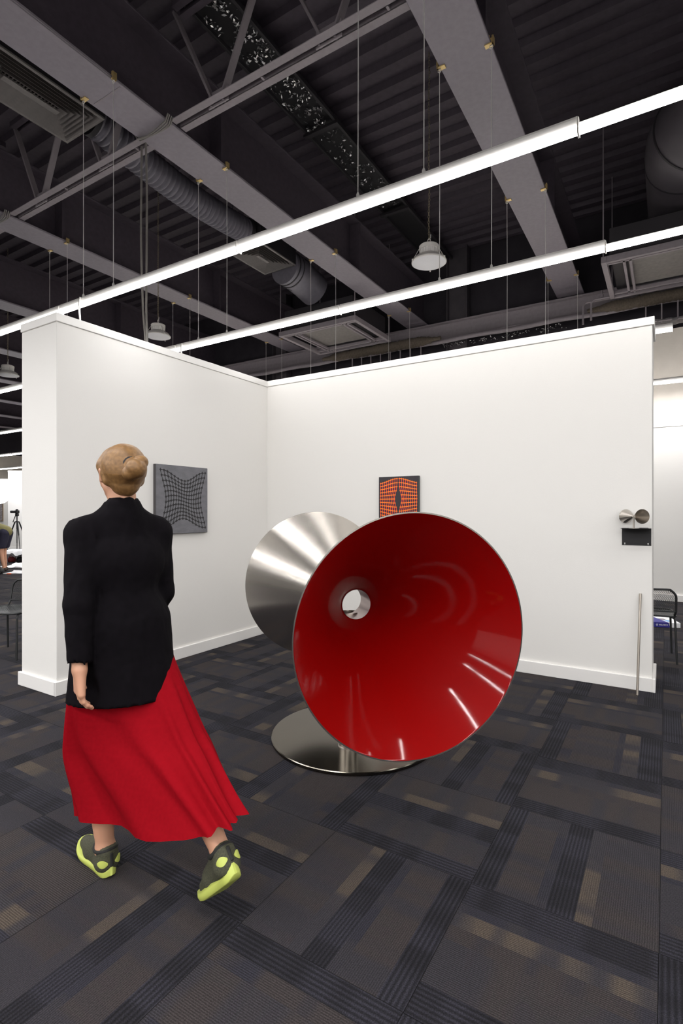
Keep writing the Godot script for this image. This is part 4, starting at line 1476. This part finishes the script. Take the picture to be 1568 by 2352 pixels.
# ------------------------------------------------------------------ pipes and beams along the rear wall
func rear_services() -> void:
	var b := Buf.new()
	var o := thing("cross_beam", "dark horizontal steel beam along the rear wall under the roof beams", "beam", at(Vector3(-5.5, 5.02, -10.45)))
	b.bx(Vector3(-7.4, 0, -0.10), Vector3(7.2, 0.03, 0.10), 0.004)
	part("bottom_flange", b, M.truss, o)
	b = Buf.new()
	b.bx(Vector3(-7.4, 0.03, -0.01), Vector3(7.2, 0.34, 0.01))
	part("web", b, M.truss, o)
	b = Buf.new()
	b.bx(Vector3(-7.4, 0.34, -0.10), Vector3(7.2, 0.37, 0.10), 0.004)
	part("top_flange", b, M.truss, o)
	b = Buf.new()
	var pts := PackedVector3Array()
	for k in 60:
		pts.append(Vector3(-9.5 + 11.2 * k / 59.0, 4.90 + 0.01 * sin(k * 0.8), -10.08))
	b.tube(pts, 0.045, 12)
	tag(part("sprinkler_pipe", b, M.truss), "long dark pipe running along the rear wall above the partition", "pipe")
	var secs := [[-6.6, -3.8, "brown rough insulated pipe length under the left fan coil unit"], [-1.15, 1.6, "brown rough insulated pipe length under the right fan coil unit"]]
	var rn := RandomNumberGenerator.new()
	rn.seed = 5
	for s in secs:
		b = Buf.new()
		pts = PackedVector3Array()
		var rad := []
		for k in 90:
			pts.append(Vector3(lerpf(s[0], s[1], k / 89.0), 4.90 + rn.randf_range(-0.006, 0.006), -9.88))
			rad.append((0.095 + rn.randf_range(-0.014, 0.014)) * (0.35 + 0.65 * smoothstep(0.0, 0.18, minf(k / 89.0, 1.0 - k / 89.0))))
		b.tube(pts, rad, 18)
		tag(part("insulated_pipe", b, M.lagging), s[2], "pipe", "insulated pipes")
	var trays := [[-5.85, -4.2, "sagging cable tray wrapped in torn plastic under the left fan coil unit"], [-0.30, 1.5, "sagging cable tray wrapped in torn plastic above the right end of the partition"]]
	for s in trays:
		var w: float = s[1] - s[0]
		o = thing("cable_tray", s[2], "tray", at(Vector3((s[0] + s[1]) * 0.5, 4.50, -9.86)), "cable trays")
		for q in [-0.11, 0.11]:
			b = Buf.new()
			pts = PackedVector3Array()
			for k in 20:
				pts.append(Vector3(lerpf(-w / 2, w / 2, k / 19.0), -0.03 * sin(PI * k / 19.0), q))
			b.tube(pts, 0.012, 8)
			part("side_rail", b, M.truss, o)
		var n := int(w / 0.22)
		for k in n + 1:
			b = Buf.new()
			var x := lerpf(-w / 2 + 0.02, w / 2 - 0.02, float(k) / n)
			b.bx(Vector3(x - 0.010, -0.035, -0.030), Vector3(x + 0.010, 0.312, -0.015))
			b.bx(Vector3(x - 0.010, -0.035, -0.11), Vector3(x + 0.010, -0.02, 0.11))
			part("hanger", b, M.truss, o)
		b = Buf.new()
		var rows := []
		for k in 60:
			var x := lerpf(-w / 2, w / 2, k / 59.0)
			var row := []
			for q in 12:
				var a := PI + PI * q / 11.0
				var r := 0.13 + 0.025 * noise.get_noise_2d(x * 300.0, q * 22.0)
				row.append(Vector3(x, 0.01 - 0.03 * sin(PI * k / 59.0) + 0.4 * r * sin(a) + 0.03 * noise.get_noise_2d(x * 180.0, 50.0), r * cos(a)))
			for q in 12:
				var t: Vector3 = row[11 - q]
				row.append(t + Vector3(0, 0.004, 0))
			rows.append(row)
		b.loft(rows)
		part("torn_plastic", b, M.film, o)
	# bright scraps of film caught on the pipe
	for k in 5:
		var x0: float = [-3.6, -3.0, -2.4, -1.75, 2.2][k]
		b = Buf.new()
		for q in 26:
			var p := Vector3(rn.randf_range(-0.26, 0.26), rn.randf_range(-0.05, 0.03), rn.randf_range(-0.03, 0.05))
			var bs := Basis.from_euler(Vector3(rn.randf_range(-1, 1), rn.randf_range(-2, 2), rn.randf_range(-1, 1)))
			b.box(Transform3D(bs, p), Vector3(rn.randf_range(0.01, 0.045), 0.002, rn.randf_range(0.004, 0.012)))
		var f := part("foil_scraps", b, M.foil)
		f.position = Vector3(x0, 4.79, -10.06)
		tag(f, "scraps of shiny film caught on the rear pipe, %s" % ["just right of the left cable tray", "second cluster from the left", "middle cluster above the partition", "fourth cluster from the left", "near the right edge by the cable tray"][k], "film", "", "stuff")
	for s in [[-3.69, "dark steel column on the rear wall between the right and centre beams"], [-8.35, "dark steel column on the rear wall above the inner corner of the partitions"]]:
		o = thing("steel_column", s[1], "column", at(Vector3(s[0], 0, -10.62)), "steel columns")
		for q in [-1, 1]:
			b = Buf.new()
			b.bx(Vector3(q * 0.22, 4.47, -0.10), Vector3(q * 0.20, DECK_Y, 0.12), 0.003)
			part("flange", b, M.darkduct, o)
		b = Buf.new()
		b.bx(Vector3(-0.2, 4.47, -0.01), Vector3(0.2, DECK_Y, 0.01))
		part("web", b, M.darkduct, o)
	# pipe run dropping beside the right frame
	o = thing("pipe_bend", "thin dark pipes bending down beside the right fan coil frame", "pipe", at(Vector3(-1.2, 4.9, -9.75)))
	for q in [0.0, 0.14]:
		b = Buf.new()
		b.tube(PackedVector3Array([Vector3(0.424, 0.10 - q * 0.2, q), Vector3(0.05 + q, 0.10 - q * 0.2, q), Vector3(q, 0.06 - q * 0.2, q), Vector3(q, -0.26, q)]), 0.016, 8)
		part("pipe", b, M.truss, o)
	b = Buf.new()
	b.lathe([Vector2(0.03, 0), Vector2(0.03, 0.05), Vector2(0.012, 0.06), Vector2(0.012, 0.12), Vector2(0.0, 0.12)], 12, at(Vector3(0.3, 0.08, 0.14)))
	part("valve", b, M.truss, o)

# ------------------------------------------------------------------ chairs
func lattice(where: Callable, nu: int, nv: int, w: float) -> Buf:
	# expanded metal: zigzag strands meeting in diamonds
	var b := Buf.new()
	for j in nv:
		for i in nu:
			for s: int in [0, 1]:
				var u0 := float(i) / nu
				var u1 := (i + 0.5) / nu
				var u2 := float(i + 1) / nu
				var v0 := float(j + s) / nv
				var vm := (j + 0.5) / nv
				var p: Vector3 = where.call(u0, v0)
				var q: Vector3 = where.call(u1, vm)
				var r: Vector3 = where.call(u2, v0)
				b.bar(p, q, w, w * 0.6)
				b.bar(q, r, w, w * 0.6)
	return b

func chair(label: String, xf: Transform3D) -> Node3D:
	var o := thing("mesh_chair", label, "chair", xf, "wire mesh chairs")
	var seat := func(u: float, v: float) -> Vector3:
		return Vector3((u - 0.5) * 0.44, 0.455 - 0.016 * sin(PI * u) * sin(PI * v) - 0.012 * pow(v, 4.0), (v - 0.5) * 0.44)
	var g := part("seat_mesh", lattice(seat, 26, 30, 0.0042), M.chair, o)
	g.set_meta("kind", "stuff")
	var b := Buf.new()
	var pts := PackedVector3Array()
	for c in [[1, 1], [1, -1], [-1, -1], [-1, 1]]:
		for k in 5:
			var a := PI / 2 * k / 4.0
			var base := atan2(c[1], c[0])
			var off: Vector2 = Vector2(cos(base + (PI / 4 - a)), sin(base + (PI / 4 - a))) * 0.06
			pts.append(Vector3(c[0] * 0.17 + off.x, 0.452, c[1] * 0.17 + off.y))
	pts.append(pts[0])
	pts.append(pts[1])
	b.tube(pts, 0.0095, 10, false)
	part("seat_rim", b, M.chair, o)
	var back := func(u: float, v: float) -> Vector3:
		var bow := 0.035 * sin(PI * u)
		return Vector3((u - 0.5) * (0.44 if v > 0.35 else 0.44 - 0.10 * pow((0.35 - v) / 0.35, 2.0)), lerpf(0.715, 0.505, v), -0.245 - 0.045 * (1.0 - v) - bow)
	g = part("back_mesh", lattice(back, 26, 14, 0.0042), M.chair, o)
	g.set_meta("kind", "stuff")
	b = Buf.new()
	pts = PackedVector3Array([Vector3(-0.215, 0.452, -0.20), Vector3(-0.222, 0.50, -0.245)])
	for k in 9:
		var v := 1.0 - k / 8.0
		pts.append(back.call(0.0, v) + Vector3(-0.004, 0, 0))
	for k in range(1, 12):
		pts.append(back.call(k / 12.0, 0.0) + Vector3(0, 0.002, 0))
	for k in 9:
		pts.append(back.call(1.0, k / 8.0) + Vector3(0.004, 0, 0))
	pts.append_array([Vector3(0.222, 0.50, -0.245), Vector3(0.215, 0.452, -0.20)])
	b.tube(pts, 0.0105, 10)
	part("back_frame", b, M.chair, o)
	b = Buf.new()
	pts = PackedVector3Array()
	for k in 13:
		pts.append(back.call(k / 12.0, 1.0))
	b.tube(pts, 0.008, 8)
	part("back_rail", b, M.chair, o)
	for sx in [-1, 1]:
		for sz in [-1, 1]:
			b = Buf.new()
			b.tube(PackedVector3Array([Vector3(sx * 0.205, 0.445, sz * 0.06), Vector3(sx * 0.214, 0.445, sz * 0.165), Vector3(sx * 0.218, 0.43, sz * 0.192), Vector3(sx * 0.222, 0.40, sz * 0.202), Vector3(sx * 0.235, 0.0, sz * 0.225)]), 0.0098, 10)
			part("leg", b, M.chair, o)
	return o

func chairs() -> void:
	chair("black wire mesh chair behind the right end of the right partition", at(Vector3(-0.165, 0, -6.12), PI + 0.09))
	chair("grey wire mesh chair beyond the thick end of the left partition", at(Vector3(-5.70, 0, -2.80), 0.42))
	# blue and white carton lying behind the right chair
	var yaw := atan2(0.082, 0.273)
	var o := thing("carton", "blue and white printed carton lying on the carpet behind the right chair", "box", Transform3D(Basis(Vector3.UP, yaw), Vector3(0.016, 0, -7.75)))
	var w := 0.29
	var h := 0.062
	var l := 0.42
	var b := Buf.new()
	b.bx(Vector3(-w / 2, 0, -l), Vector3(w / 2, h, 0), 0.003)
	part("carton_body", b, M.sheet, o)
	var blue := mat(rgb(38, 34, 132), 0.5)
	b = Buf.new()
	var e := 0.0008
	b.quad(Vector3(-w / 2, 0.001, e), Vector3(0.028, 0.001, e), Vector3(0.012, h, e), Vector3(-w / 2, h, e), Vector3.BACK)
	b.quad(Vector3(-w / 2, h + e, 0), Vector3(0.012, h + e, 0), Vector3(-0.07, h + e, -l), Vector3(-w / 2, h + e, -l), Vector3.UP)
	b.quad(Vector3(-w / 2 - e, 0.001, 0), Vector3(-w / 2 - e, h, 0), Vector3(-w / 2 - e, h, -l), Vector3(-w / 2 - e, 0.001, -l), Vector3.LEFT)
	part("blue_print", b, blue, o)
	b = Buf.new()
	b.quad(Vector3(0.02, h + e, -0.07), Vector3(0.075, h + e, -0.07), Vector3(0.06, h + e, -0.16), Vector3(0.0, h + e, -0.16), Vector3.UP)
	part("light_blue_print", b, mat(rgb(96, 168, 222), 0.5), o)
	b = Buf.new()
	b.quad(Vector3(-0.02, h + e * 1.5, -0.17), Vector3(0.04, h + e * 1.5, -0.17), Vector3(0.03, h + e * 1.5, -0.26), Vector3(-0.04, h + e * 1.5, -0.26), Vector3.UP)
	part("picture_print", b, M.truss, o)
	var f := SystemFont.new()
	f.font_names = ["Droid Sans"]
	f.font_weight = 700
	var tm := TextMesh.new()
	tm.text = "VOLTECK"
	tm.font = f
	tm.font_size = 32
	tm.pixel_size = 0.00074
	tm.depth = 0.0006
	var t := part("printed_name", tm, M.sheet, o)
	t.position = Vector3(-0.047, 0.031, 0.0014)
	b = Buf.new()
	b.lathe([Vector2(0.0115, 0.0), Vector2(0.0115, 0.0006), Vector2(0.0075, 0.0006), Vector2(0.0075, 0.0)], 24, Transform3D(Basis(Vector3.RIGHT, PI / 2), Vector3(-0.118, 0.031, 0.001)))
	for q in [[Vector3(0.006, 0.012, 0), Vector3(-0.004, 0.0, 0)], [Vector3(-0.004, 0.001, 0), Vector3(0.004, -0.001, 0)], [Vector3(0.004, 0.0, 0), Vector3(-0.006, -0.012, 0)]]:
		b.bar(Vector3(-0.118, 0.031, 0.0014) + q[0], Vector3(-0.118, 0.031, 0.0014) + q[1], 0.0006, 0.003, 0.0, Vector3.BACK)
	part("printed_emblem", b, M.sheet, o)

# ------------------------------------------------------------------ what shows in the gap on the left
func far_room() -> void:
	var b := Buf.new()
	# a point from a pixel column and a distance along the line of sight
	var at_px := func(px: float, dist: float, y: float) -> Vector3:
		var th := atan2(745.0, 1205.0)
		var u := (px - 784.0) / 1205.0
		return Vector3(dist * (u * cos(th) - sin(th)), y, dist * (-u * sin(th) - cos(th)))
	var right := Vector3(0.8506, 0, -0.5259)
	var yaw := 0.5538
	var p: Vector3 = at_px.call(18.0, 20.0, 0.0)
	var o := thing("display_panel", "tall white display panel far off behind the tripod", "panel", at(p, yaw))
	b.bx(Vector3(0, 0, -0.12), Vector3(1.6, 2.97, 0), 0.004)
	part("panel_board", b, M.white, o)
	b = Buf.new()
	b.bx(Vector3(-0.006, 2.97, -0.126), Vector3(1.606, 3.03, 0.006), 0.003)
	part("cap_board", b, M.trim, o)
	b = Buf.new()
	b.bx(Vector3(0, 0, 0), Vector3(1.6, 0.11, 0.022), 0.003)
	part("skirting_board", b, M.trim, o)
	p = at_px.call(-20.0, 25.0, 0.0)
	o = thing("display_panel", "white display panel at the far left edge with a framed picture on it", "panel", at(p, yaw))
	b = Buf.new()
	b.bx(Vector3(-2, 0, -0.12), Vector3(1.2, 2.97, 0), 0.004)
	part("panel_board", b, M.white, o)
	b = Buf.new()
	b.bx(Vector3(-2.0, 2.97, -0.126), Vector3(1.206, 3.03, 0.006), 0.003)
	part("cap_board", b, M.trim, o)
	o = thing("framed_picture", "framed picture in dull greys and browns at the far left edge", "picture", Transform3D(Basis(Vector3.UP, yaw), p + Vector3(0, 1.46, 0) + right * 0.22))
	b = Buf.new()
	for s in [-1, 1]:
		b.bx(Vector3(s * 0.36, -0.45, 0.001), Vector3(s * 0.33, 0.45, 0.04), 0.004)
		b.bx(Vector3(-0.33, s * 0.45, 0.001), Vector3(0.33, s * 0.42, 0.04), 0.004)
	part("frame", b, mat(rgb(132, 112, 86), 0.5), o)
	b = Buf.new()
	b.bx(Vector3(-0.33, -0.42, 0.002), Vector3(0.33, 0.42, 0.02))
	part("picture_face", b, mottled(rgb(96, 88, 92), rgb(196, 190, 190), 0.6, 2.5, 0.0, 31), o)
	# round white studio lamp
	p = at_px.call(-4.0, 19.0, 0.0)
	o = thing("globe_lamp", "big round glowing studio lamp at the far left edge", "lamp", at(p, yaw))
	b = Buf.new()
	var prof := []
	for k in 17:
		var a := -PI / 2 + PI * k / 16.0
		prof.append(Vector2(0.40 * cos(a), 2.14 + 0.40 * sin(a)))
	b.lathe(prof, 40, Transform3D(), 0.5)
	var g := mat(Color.WHITE, 0.5)
	g.emission_enabled = true
	g.emission = Color(0.98, 0.98, 1.0)
	g.emission_energy_multiplier = 4.0
	part("globe", b, g, o)
	b = Buf.new()
	b.tube(PackedVector3Array([Vector3(0, 0.5, 0), Vector3(0, 1.75, 0)]), 0.016, 10)
	part("stand_pole", b, M.black, o)
	for k in 3:
		var a := TAU * k / 3.0
		b = Buf.new()
		b.tube(PackedVector3Array([Vector3(0, 0.62, 0), Vector3(0.4 * cos(a), 0.012, 0.4 * sin(a))]), 0.012, 8)
		part("leg", b, M.black, o)
	var l := OmniLight3D.new()
	l.name = "glow"
	o.add_child(l)
	l.position = Vector3(0, 2.14, 0.55)
	l.light_energy = 1.2
	l.light_size = 0.4
	l.omni_range = 30.0
	l.omni_attenuation = 2.0
	l.shadow_enabled = true
	# tripod with camera
	p = at_px.call(39.0, 17.0, 0.0)
	o = thing("camera_tripod", "black camera tripod standing before the white display panel", "tripod", at(p, yaw))
	b = Buf.new()
	b.tube(PackedVector3Array([Vector3(0, 0.01, 0), Vector3(0, 0.45, 0), Vector3(0, 0.451, 0), Vector3(0, 0.9, 0), Vector3(0, 0.901, 0), Vector3(0, 1.34, 0)]), [0.012, 0.012, 0.015, 0.015, 0.02, 0.02], 10)
	part("centre_column", b, M.black, o)
	for k in 3:
		var q: Vector3 = [Vector3(-0.42, 0.0, 0.05), Vector3(0.30, 0.0, 0.30), Vector3(0.28, 0.0, -0.30)][k]
		b = Buf.new()
		b.tube(PackedVector3Array([Vector3(0, 1.14, 0), q.normalized() * 0.06 + Vector3(0, 1.13, 0), q * 0.5 + Vector3(0, 0.70, 0), q * 0.501 + Vector3(0, 0.699, 0), q]), [0.024, 0.022, 0.019, 0.012, 0.011], 8)
		part("leg", b, M.black, o)
	b = Buf.new()
	b.box(at(Vector3(0, 1.36, 0)), Vector3(0.09, 0.09, 0.09), 0.015)
	b.tube(PackedVector3Array([Vector3(-0.02, 1.36, 0.03), Vector3(-0.10, 1.12, 0.05)]), 0.013, 8)
	part("pan_head", b, M.black, o)
	o = thing("photo_camera", "black photo camera mounted on the tripod, lens to the left", "camera", at(p + Vector3(0, 1.405, 0), yaw))
	b = Buf.new()
	b.bx(Vector3(-0.045, 0, -0.07), Vector3(0.045, 0.10, 0.07), 0.01)
	b.bx(Vector3(-0.035, 0.10, -0.03), Vector3(0.03, 0.135, 0.03), 0.01)
	part("camera_body", b, M.black, o)
	b = Buf.new()
	b.lathe([Vector2(0.036, 0.04), Vector2(0.036, 0.10), Vector2(0.042, 0.105), Vector2(0.042, 0.20), Vector2(0.034, 0.20), Vector2(0.0, 0.19)], 20, along(Vector3.LEFT, Vector3(0, 0.052, 0)))
	part("lens_barrel", b, M.black, o)
	# low bench under a white sheet, bags beneath it
	p = at_px.call(20.0, 15.2, 0.0)
	o = thing("covered_bench", "low bench draped with a white plastic sheet beside the partition end", "bench", at(p, yaw))
	b = Buf.new()
	var rows := []
	for k in 18:
		var x := 0.9 * k / 17.0
		var row := []
		for q in 16:
			var z := -0.3 + 0.6 * q / 15.0
			row.append(Vector3(x, 0.36 + 0.03 * noise.get_noise_2d(x * 240.0, z * 240.0) - 0.16 * pow(absf(z) / 0.3, 6.0) * (0.7 + 0.5 * noise.get_noise_2d(x * 200.0, 9.0)), z))
		for q in 16:
			row.append(row[15 - q] - Vector3(0, 0.006, 0))
		rows.append(row)
	b.loft(rows, true, true)
	part("plastic_sheet", b, M.sheet, o)
	b = Buf.new()
	b.bx(Vector3(0.05, 0.28, -0.22), Vector3(0.9, 0.31, 0.22), 0.003)
	part("bench_top", b, M.truss, o)
	for sx in [0.08, 0.86]:
		for sz in [-0.2, 0.2]:
			b = Buf.new()
			b.tube(PackedVector3Array([Vector3(sx, 0, sz), Vector3(sx, 0.28, sz)]), 0.013, 8)
			part("leg", b, M.truss, o)
	var bags := [[27.0, rgb(110, 22, 28), "dark red bag under the sheet-covered bench"], [47.0, rgb(20, 18, 22), "black bag under the sheet-covered bench"]]
	for s in bags:
		o = thing("bag", s[2], "bag", at(at_px.call(s[0], 15.2, 0.0), yaw), "")
		part("bag_body", sdf_mesh([[Vector3(-0.03, 0.09, 0), Vector3(0.03, 0.085, 0.0), 0.075, 0.07, 0.03, 1], [Vector3(-0.03, 0.05, 0.04), Vector3(0.03, 0.05, -0.04), 0.06, 0.06, 0.03, 1]], 0.012, 0.002, 99.0, 0.008), mat(s[1], 0.7), o)
		b = Buf.new()
		b.tube(PackedVector3Array([Vector3(-0.04, 0.14, 0.04), Vector3(-0.025, 0.19, 0.05), Vector3(0.025, 0.19, 0.05), Vector3(0.04, 0.14, 0.04)]), 0.007, 6)
		part("bag_handle", b, mat(s[1], 0.7), o)
	# white packing sheets on the floor
	for k in 2:
		p = at_px.call([27.0, 24.0][k], [14.0, 12.5][k], 0.0)
		b = Buf.new()
		rows = []
		for i in 14:
			var x := 0.75 * i / 13.0
			var row := []
			for q in 14:
				var z: float = (-0.5 + q / 13.0) * ([1.1, 0.5][k])
				row.append(Vector3(x + 0.08 * sin(z * 9.0 + k), 0.012 + [0.07, 0.03][k] * (0.5 + noise.get_noise_2d(x * 130.0 + k * 70.0, z * 130.0)), z))
			for q in 14:
				row.append(row[13 - q] * Vector3(1, 0, 1) + Vector3(0, 0.002, 0))
			rows.append(row)
		b.loft(rows, true, true)
		var f := part("packing_sheet", b, M.sheet)
		f.transform = at(p, yaw)
		tag(f, ["white crumpled packing sheet on the floor, farther of the two", "white crumpled packing sheet on the floor, nearer of the two"][k], "sheet")
	# black tool bag and an orange-handled tool
	o = thing("tool_bag", "black open bag on the floor at the left edge by the orange tool", "bag", at(at_px.call(-3.0, 12.2, 0.0), yaw))
	part("bag_body", sdf_mesh([[Vector3(-0.10, 0.09, 0), Vector3(0.04, 0.08, 0), 0.09, 0.075, 0.03, 1], [Vector3(-0.05, 0.04, 0.12), Vector3(0.08, 0.04, 0.12), 0.04, 0.035, 0.03, 1]], 0.012, 0.002, 99.0, 0.012), M.black, o)
	b = Buf.new()
	b.tube(PackedVector3Array([Vector3(-0.06, 0.16, 0), Vector3(-0.02, 0.21, 0.02), Vector3(0.03, 0.2, 0.02), Vector3(0.05, 0.14, 0)]), 0.009, 6)
	part("bag_handle", b, M.tray, o)
	o = thing("hand_tool", "orange-handled hand tool lying on the floor beside the black bag", "tool", at(at_px.call(17.0, 12.2, 0.013), yaw))
	b = Buf.new()
	b.tube(PackedVector3Array([Vector3(-0.01, 0, 0), Vector3(0.05, 0, 0), Vector3(0.085, 0, 0)]), [0.010, 0.013, 0.011], 10)
	part("handle", b, mat(rgb(236, 92, 30), 0.5), o)
	b = Buf.new()
	b.tube(PackedVector3Array([Vector3(-0.10, 0, 0), Vector3(-0.01, 0, 0)]), 0.006, 8)
	part("shaft", b, M.alu, o)
	# stooping person
	var root: Vector3 = at_px.call(13.0, 12.9, 0.0)
	o = thing("person", "person in an olive top and dark navy shorts stooping at the far left edge", "person", at(root, yaw - PI / 2))
	# +z is where the person faces (picture left), +x the person's left
	var body := [
		[Vector3(0.08, 0.90, 0), Vector3(0.09, 0.48, 0.06), 0.08, 0.052, 0.04, 1], [Vector3(0.09, 0.48, 0.06), Vector3(0.09, 0.09, -0.02), 0.055, 0.034, 0.02, 1], [Vector3(0.09, 0.07, -0.02), Vector3(0.09, 0.03, 0.12), 0.036, 0.026, 0.02, 1],
		[Vector3(-0.08, 0.90, 0), Vector3(-0.09, 0.48, 0.10), 0.08, 0.052, 0.04, 1], [Vector3(-0.09, 0.48, 0.10), Vector3(-0.09, 0.09, 0.06), 0.055, 0.034, 0.02, 1], [Vector3(-0.09, 0.07, 0.06), Vector3(-0.09, 0.03, 0.20), 0.036, 0.026, 0.02, 1],
		[Vector3(0, 0.95, 0), Vector3(0, 1.08, 0.34), 0.12, 0.12, 0.05, 1], [Vector3(0.15, 1.10, 0.40), Vector3(-0.15, 1.10, 0.40), 0.06, 0.06, 0.05, 1],
		[Vector3(0, 1.10, 0.44), Vector3(0, 1.10, 0.58), 0.06, 0.052, 0.03, 1], [Vector3(0, 1.11, 0.62), Vector3(0, 1.07, 0.68), 0.085, 0.075, 0.03, 1],
		[Vector3(0.17, 1.09, 0.40), Vector3(0.19, 0.83, 0.44), 0.046, 0.038, 0.02, 1], [Vector3(0.19, 0.83, 0.44), Vector3(0.15, 0.62, 0.50), 0.038, 0.026, 0.02, 1],
		[Vector3(-0.17, 1.09, 0.40), Vector3(-0.19, 0.83, 0.44), 0.046, 0.038, 0.02, 1], [Vector3(-0.19, 0.83, 0.44), Vector3(-0.15, 0.62, 0.50), 0.038, 0.026, 0.02, 1],
	]
	part("body", joined([sdf_mesh(body, 0.016), hand(Vector3(0.15, 0.62, 0.50), Vector3(0, -1, 0.2), Vector3(-1, 0, 0), Vector3(0, 0, 1)), hand(Vector3(-0.15, 0.62, 0.50), Vector3(0, -1, 0.2), Vector3(1, 0, 0), Vector3(0, 0, 1))]), M.skin, o)
	var top := [[Vector3(0, 0.97, 0.0), Vector3(0, 1.09, 0.34), 0.145, 0.14, 0.05, 1], [Vector3(0.15, 1.10, 0.40), Vector3(-0.15, 1.10, 0.40), 0.08, 0.08, 0.05, 1], [Vector3(0.17, 1.09, 0.40), Vector3(0.185, 0.90, 0.43), 0.065, 0.058, 0.02, 1], [Vector3(-0.17, 1.09, 0.40), Vector3(-0.185, 0.90, 0.43), 0.065, 0.058, 0.02, 1]]
	part("olive_top", sdf_mesh(top, 0.014, -99.0, 99.0, 0.006), mat(rgb(122, 116, 74), 0.85), o)
	var sh := [[Vector3(0.07, 0.93, 0), Vector3(0.09, 0.62, 0.05), 0.125, 0.10, 0.05, 1], [Vector3(-0.07, 0.93, 0), Vector3(-0.09, 0.62, 0.07), 0.125, 0.10, 0.05, 1]]
	part("shorts", sdf_mesh(sh, 0.014, 0.56, 99.0, 0.004), mat(rgb(34, 32, 52), 0.85), o)
	part("hair", sdf_mesh([[Vector3(0, 1.14, 0.60), Vector3(0, 1.12, 0.67), 0.085, 0.075, 0.02, 1]], 0.010, 1.09), M.hair, o)
	for s in [[0.09, -0.02], [-0.09, 0.06]]:
		part("shoe", sdf_mesh([[Vector3(s[0], 0.05, s[1] - 0.02), Vector3(s[0], 0.035, s[1] + 0.16), 0.045, 0.038, 0.02, 1]], 0.010, 0.002), mat(rgb(58, 46, 40), 0.7), o)
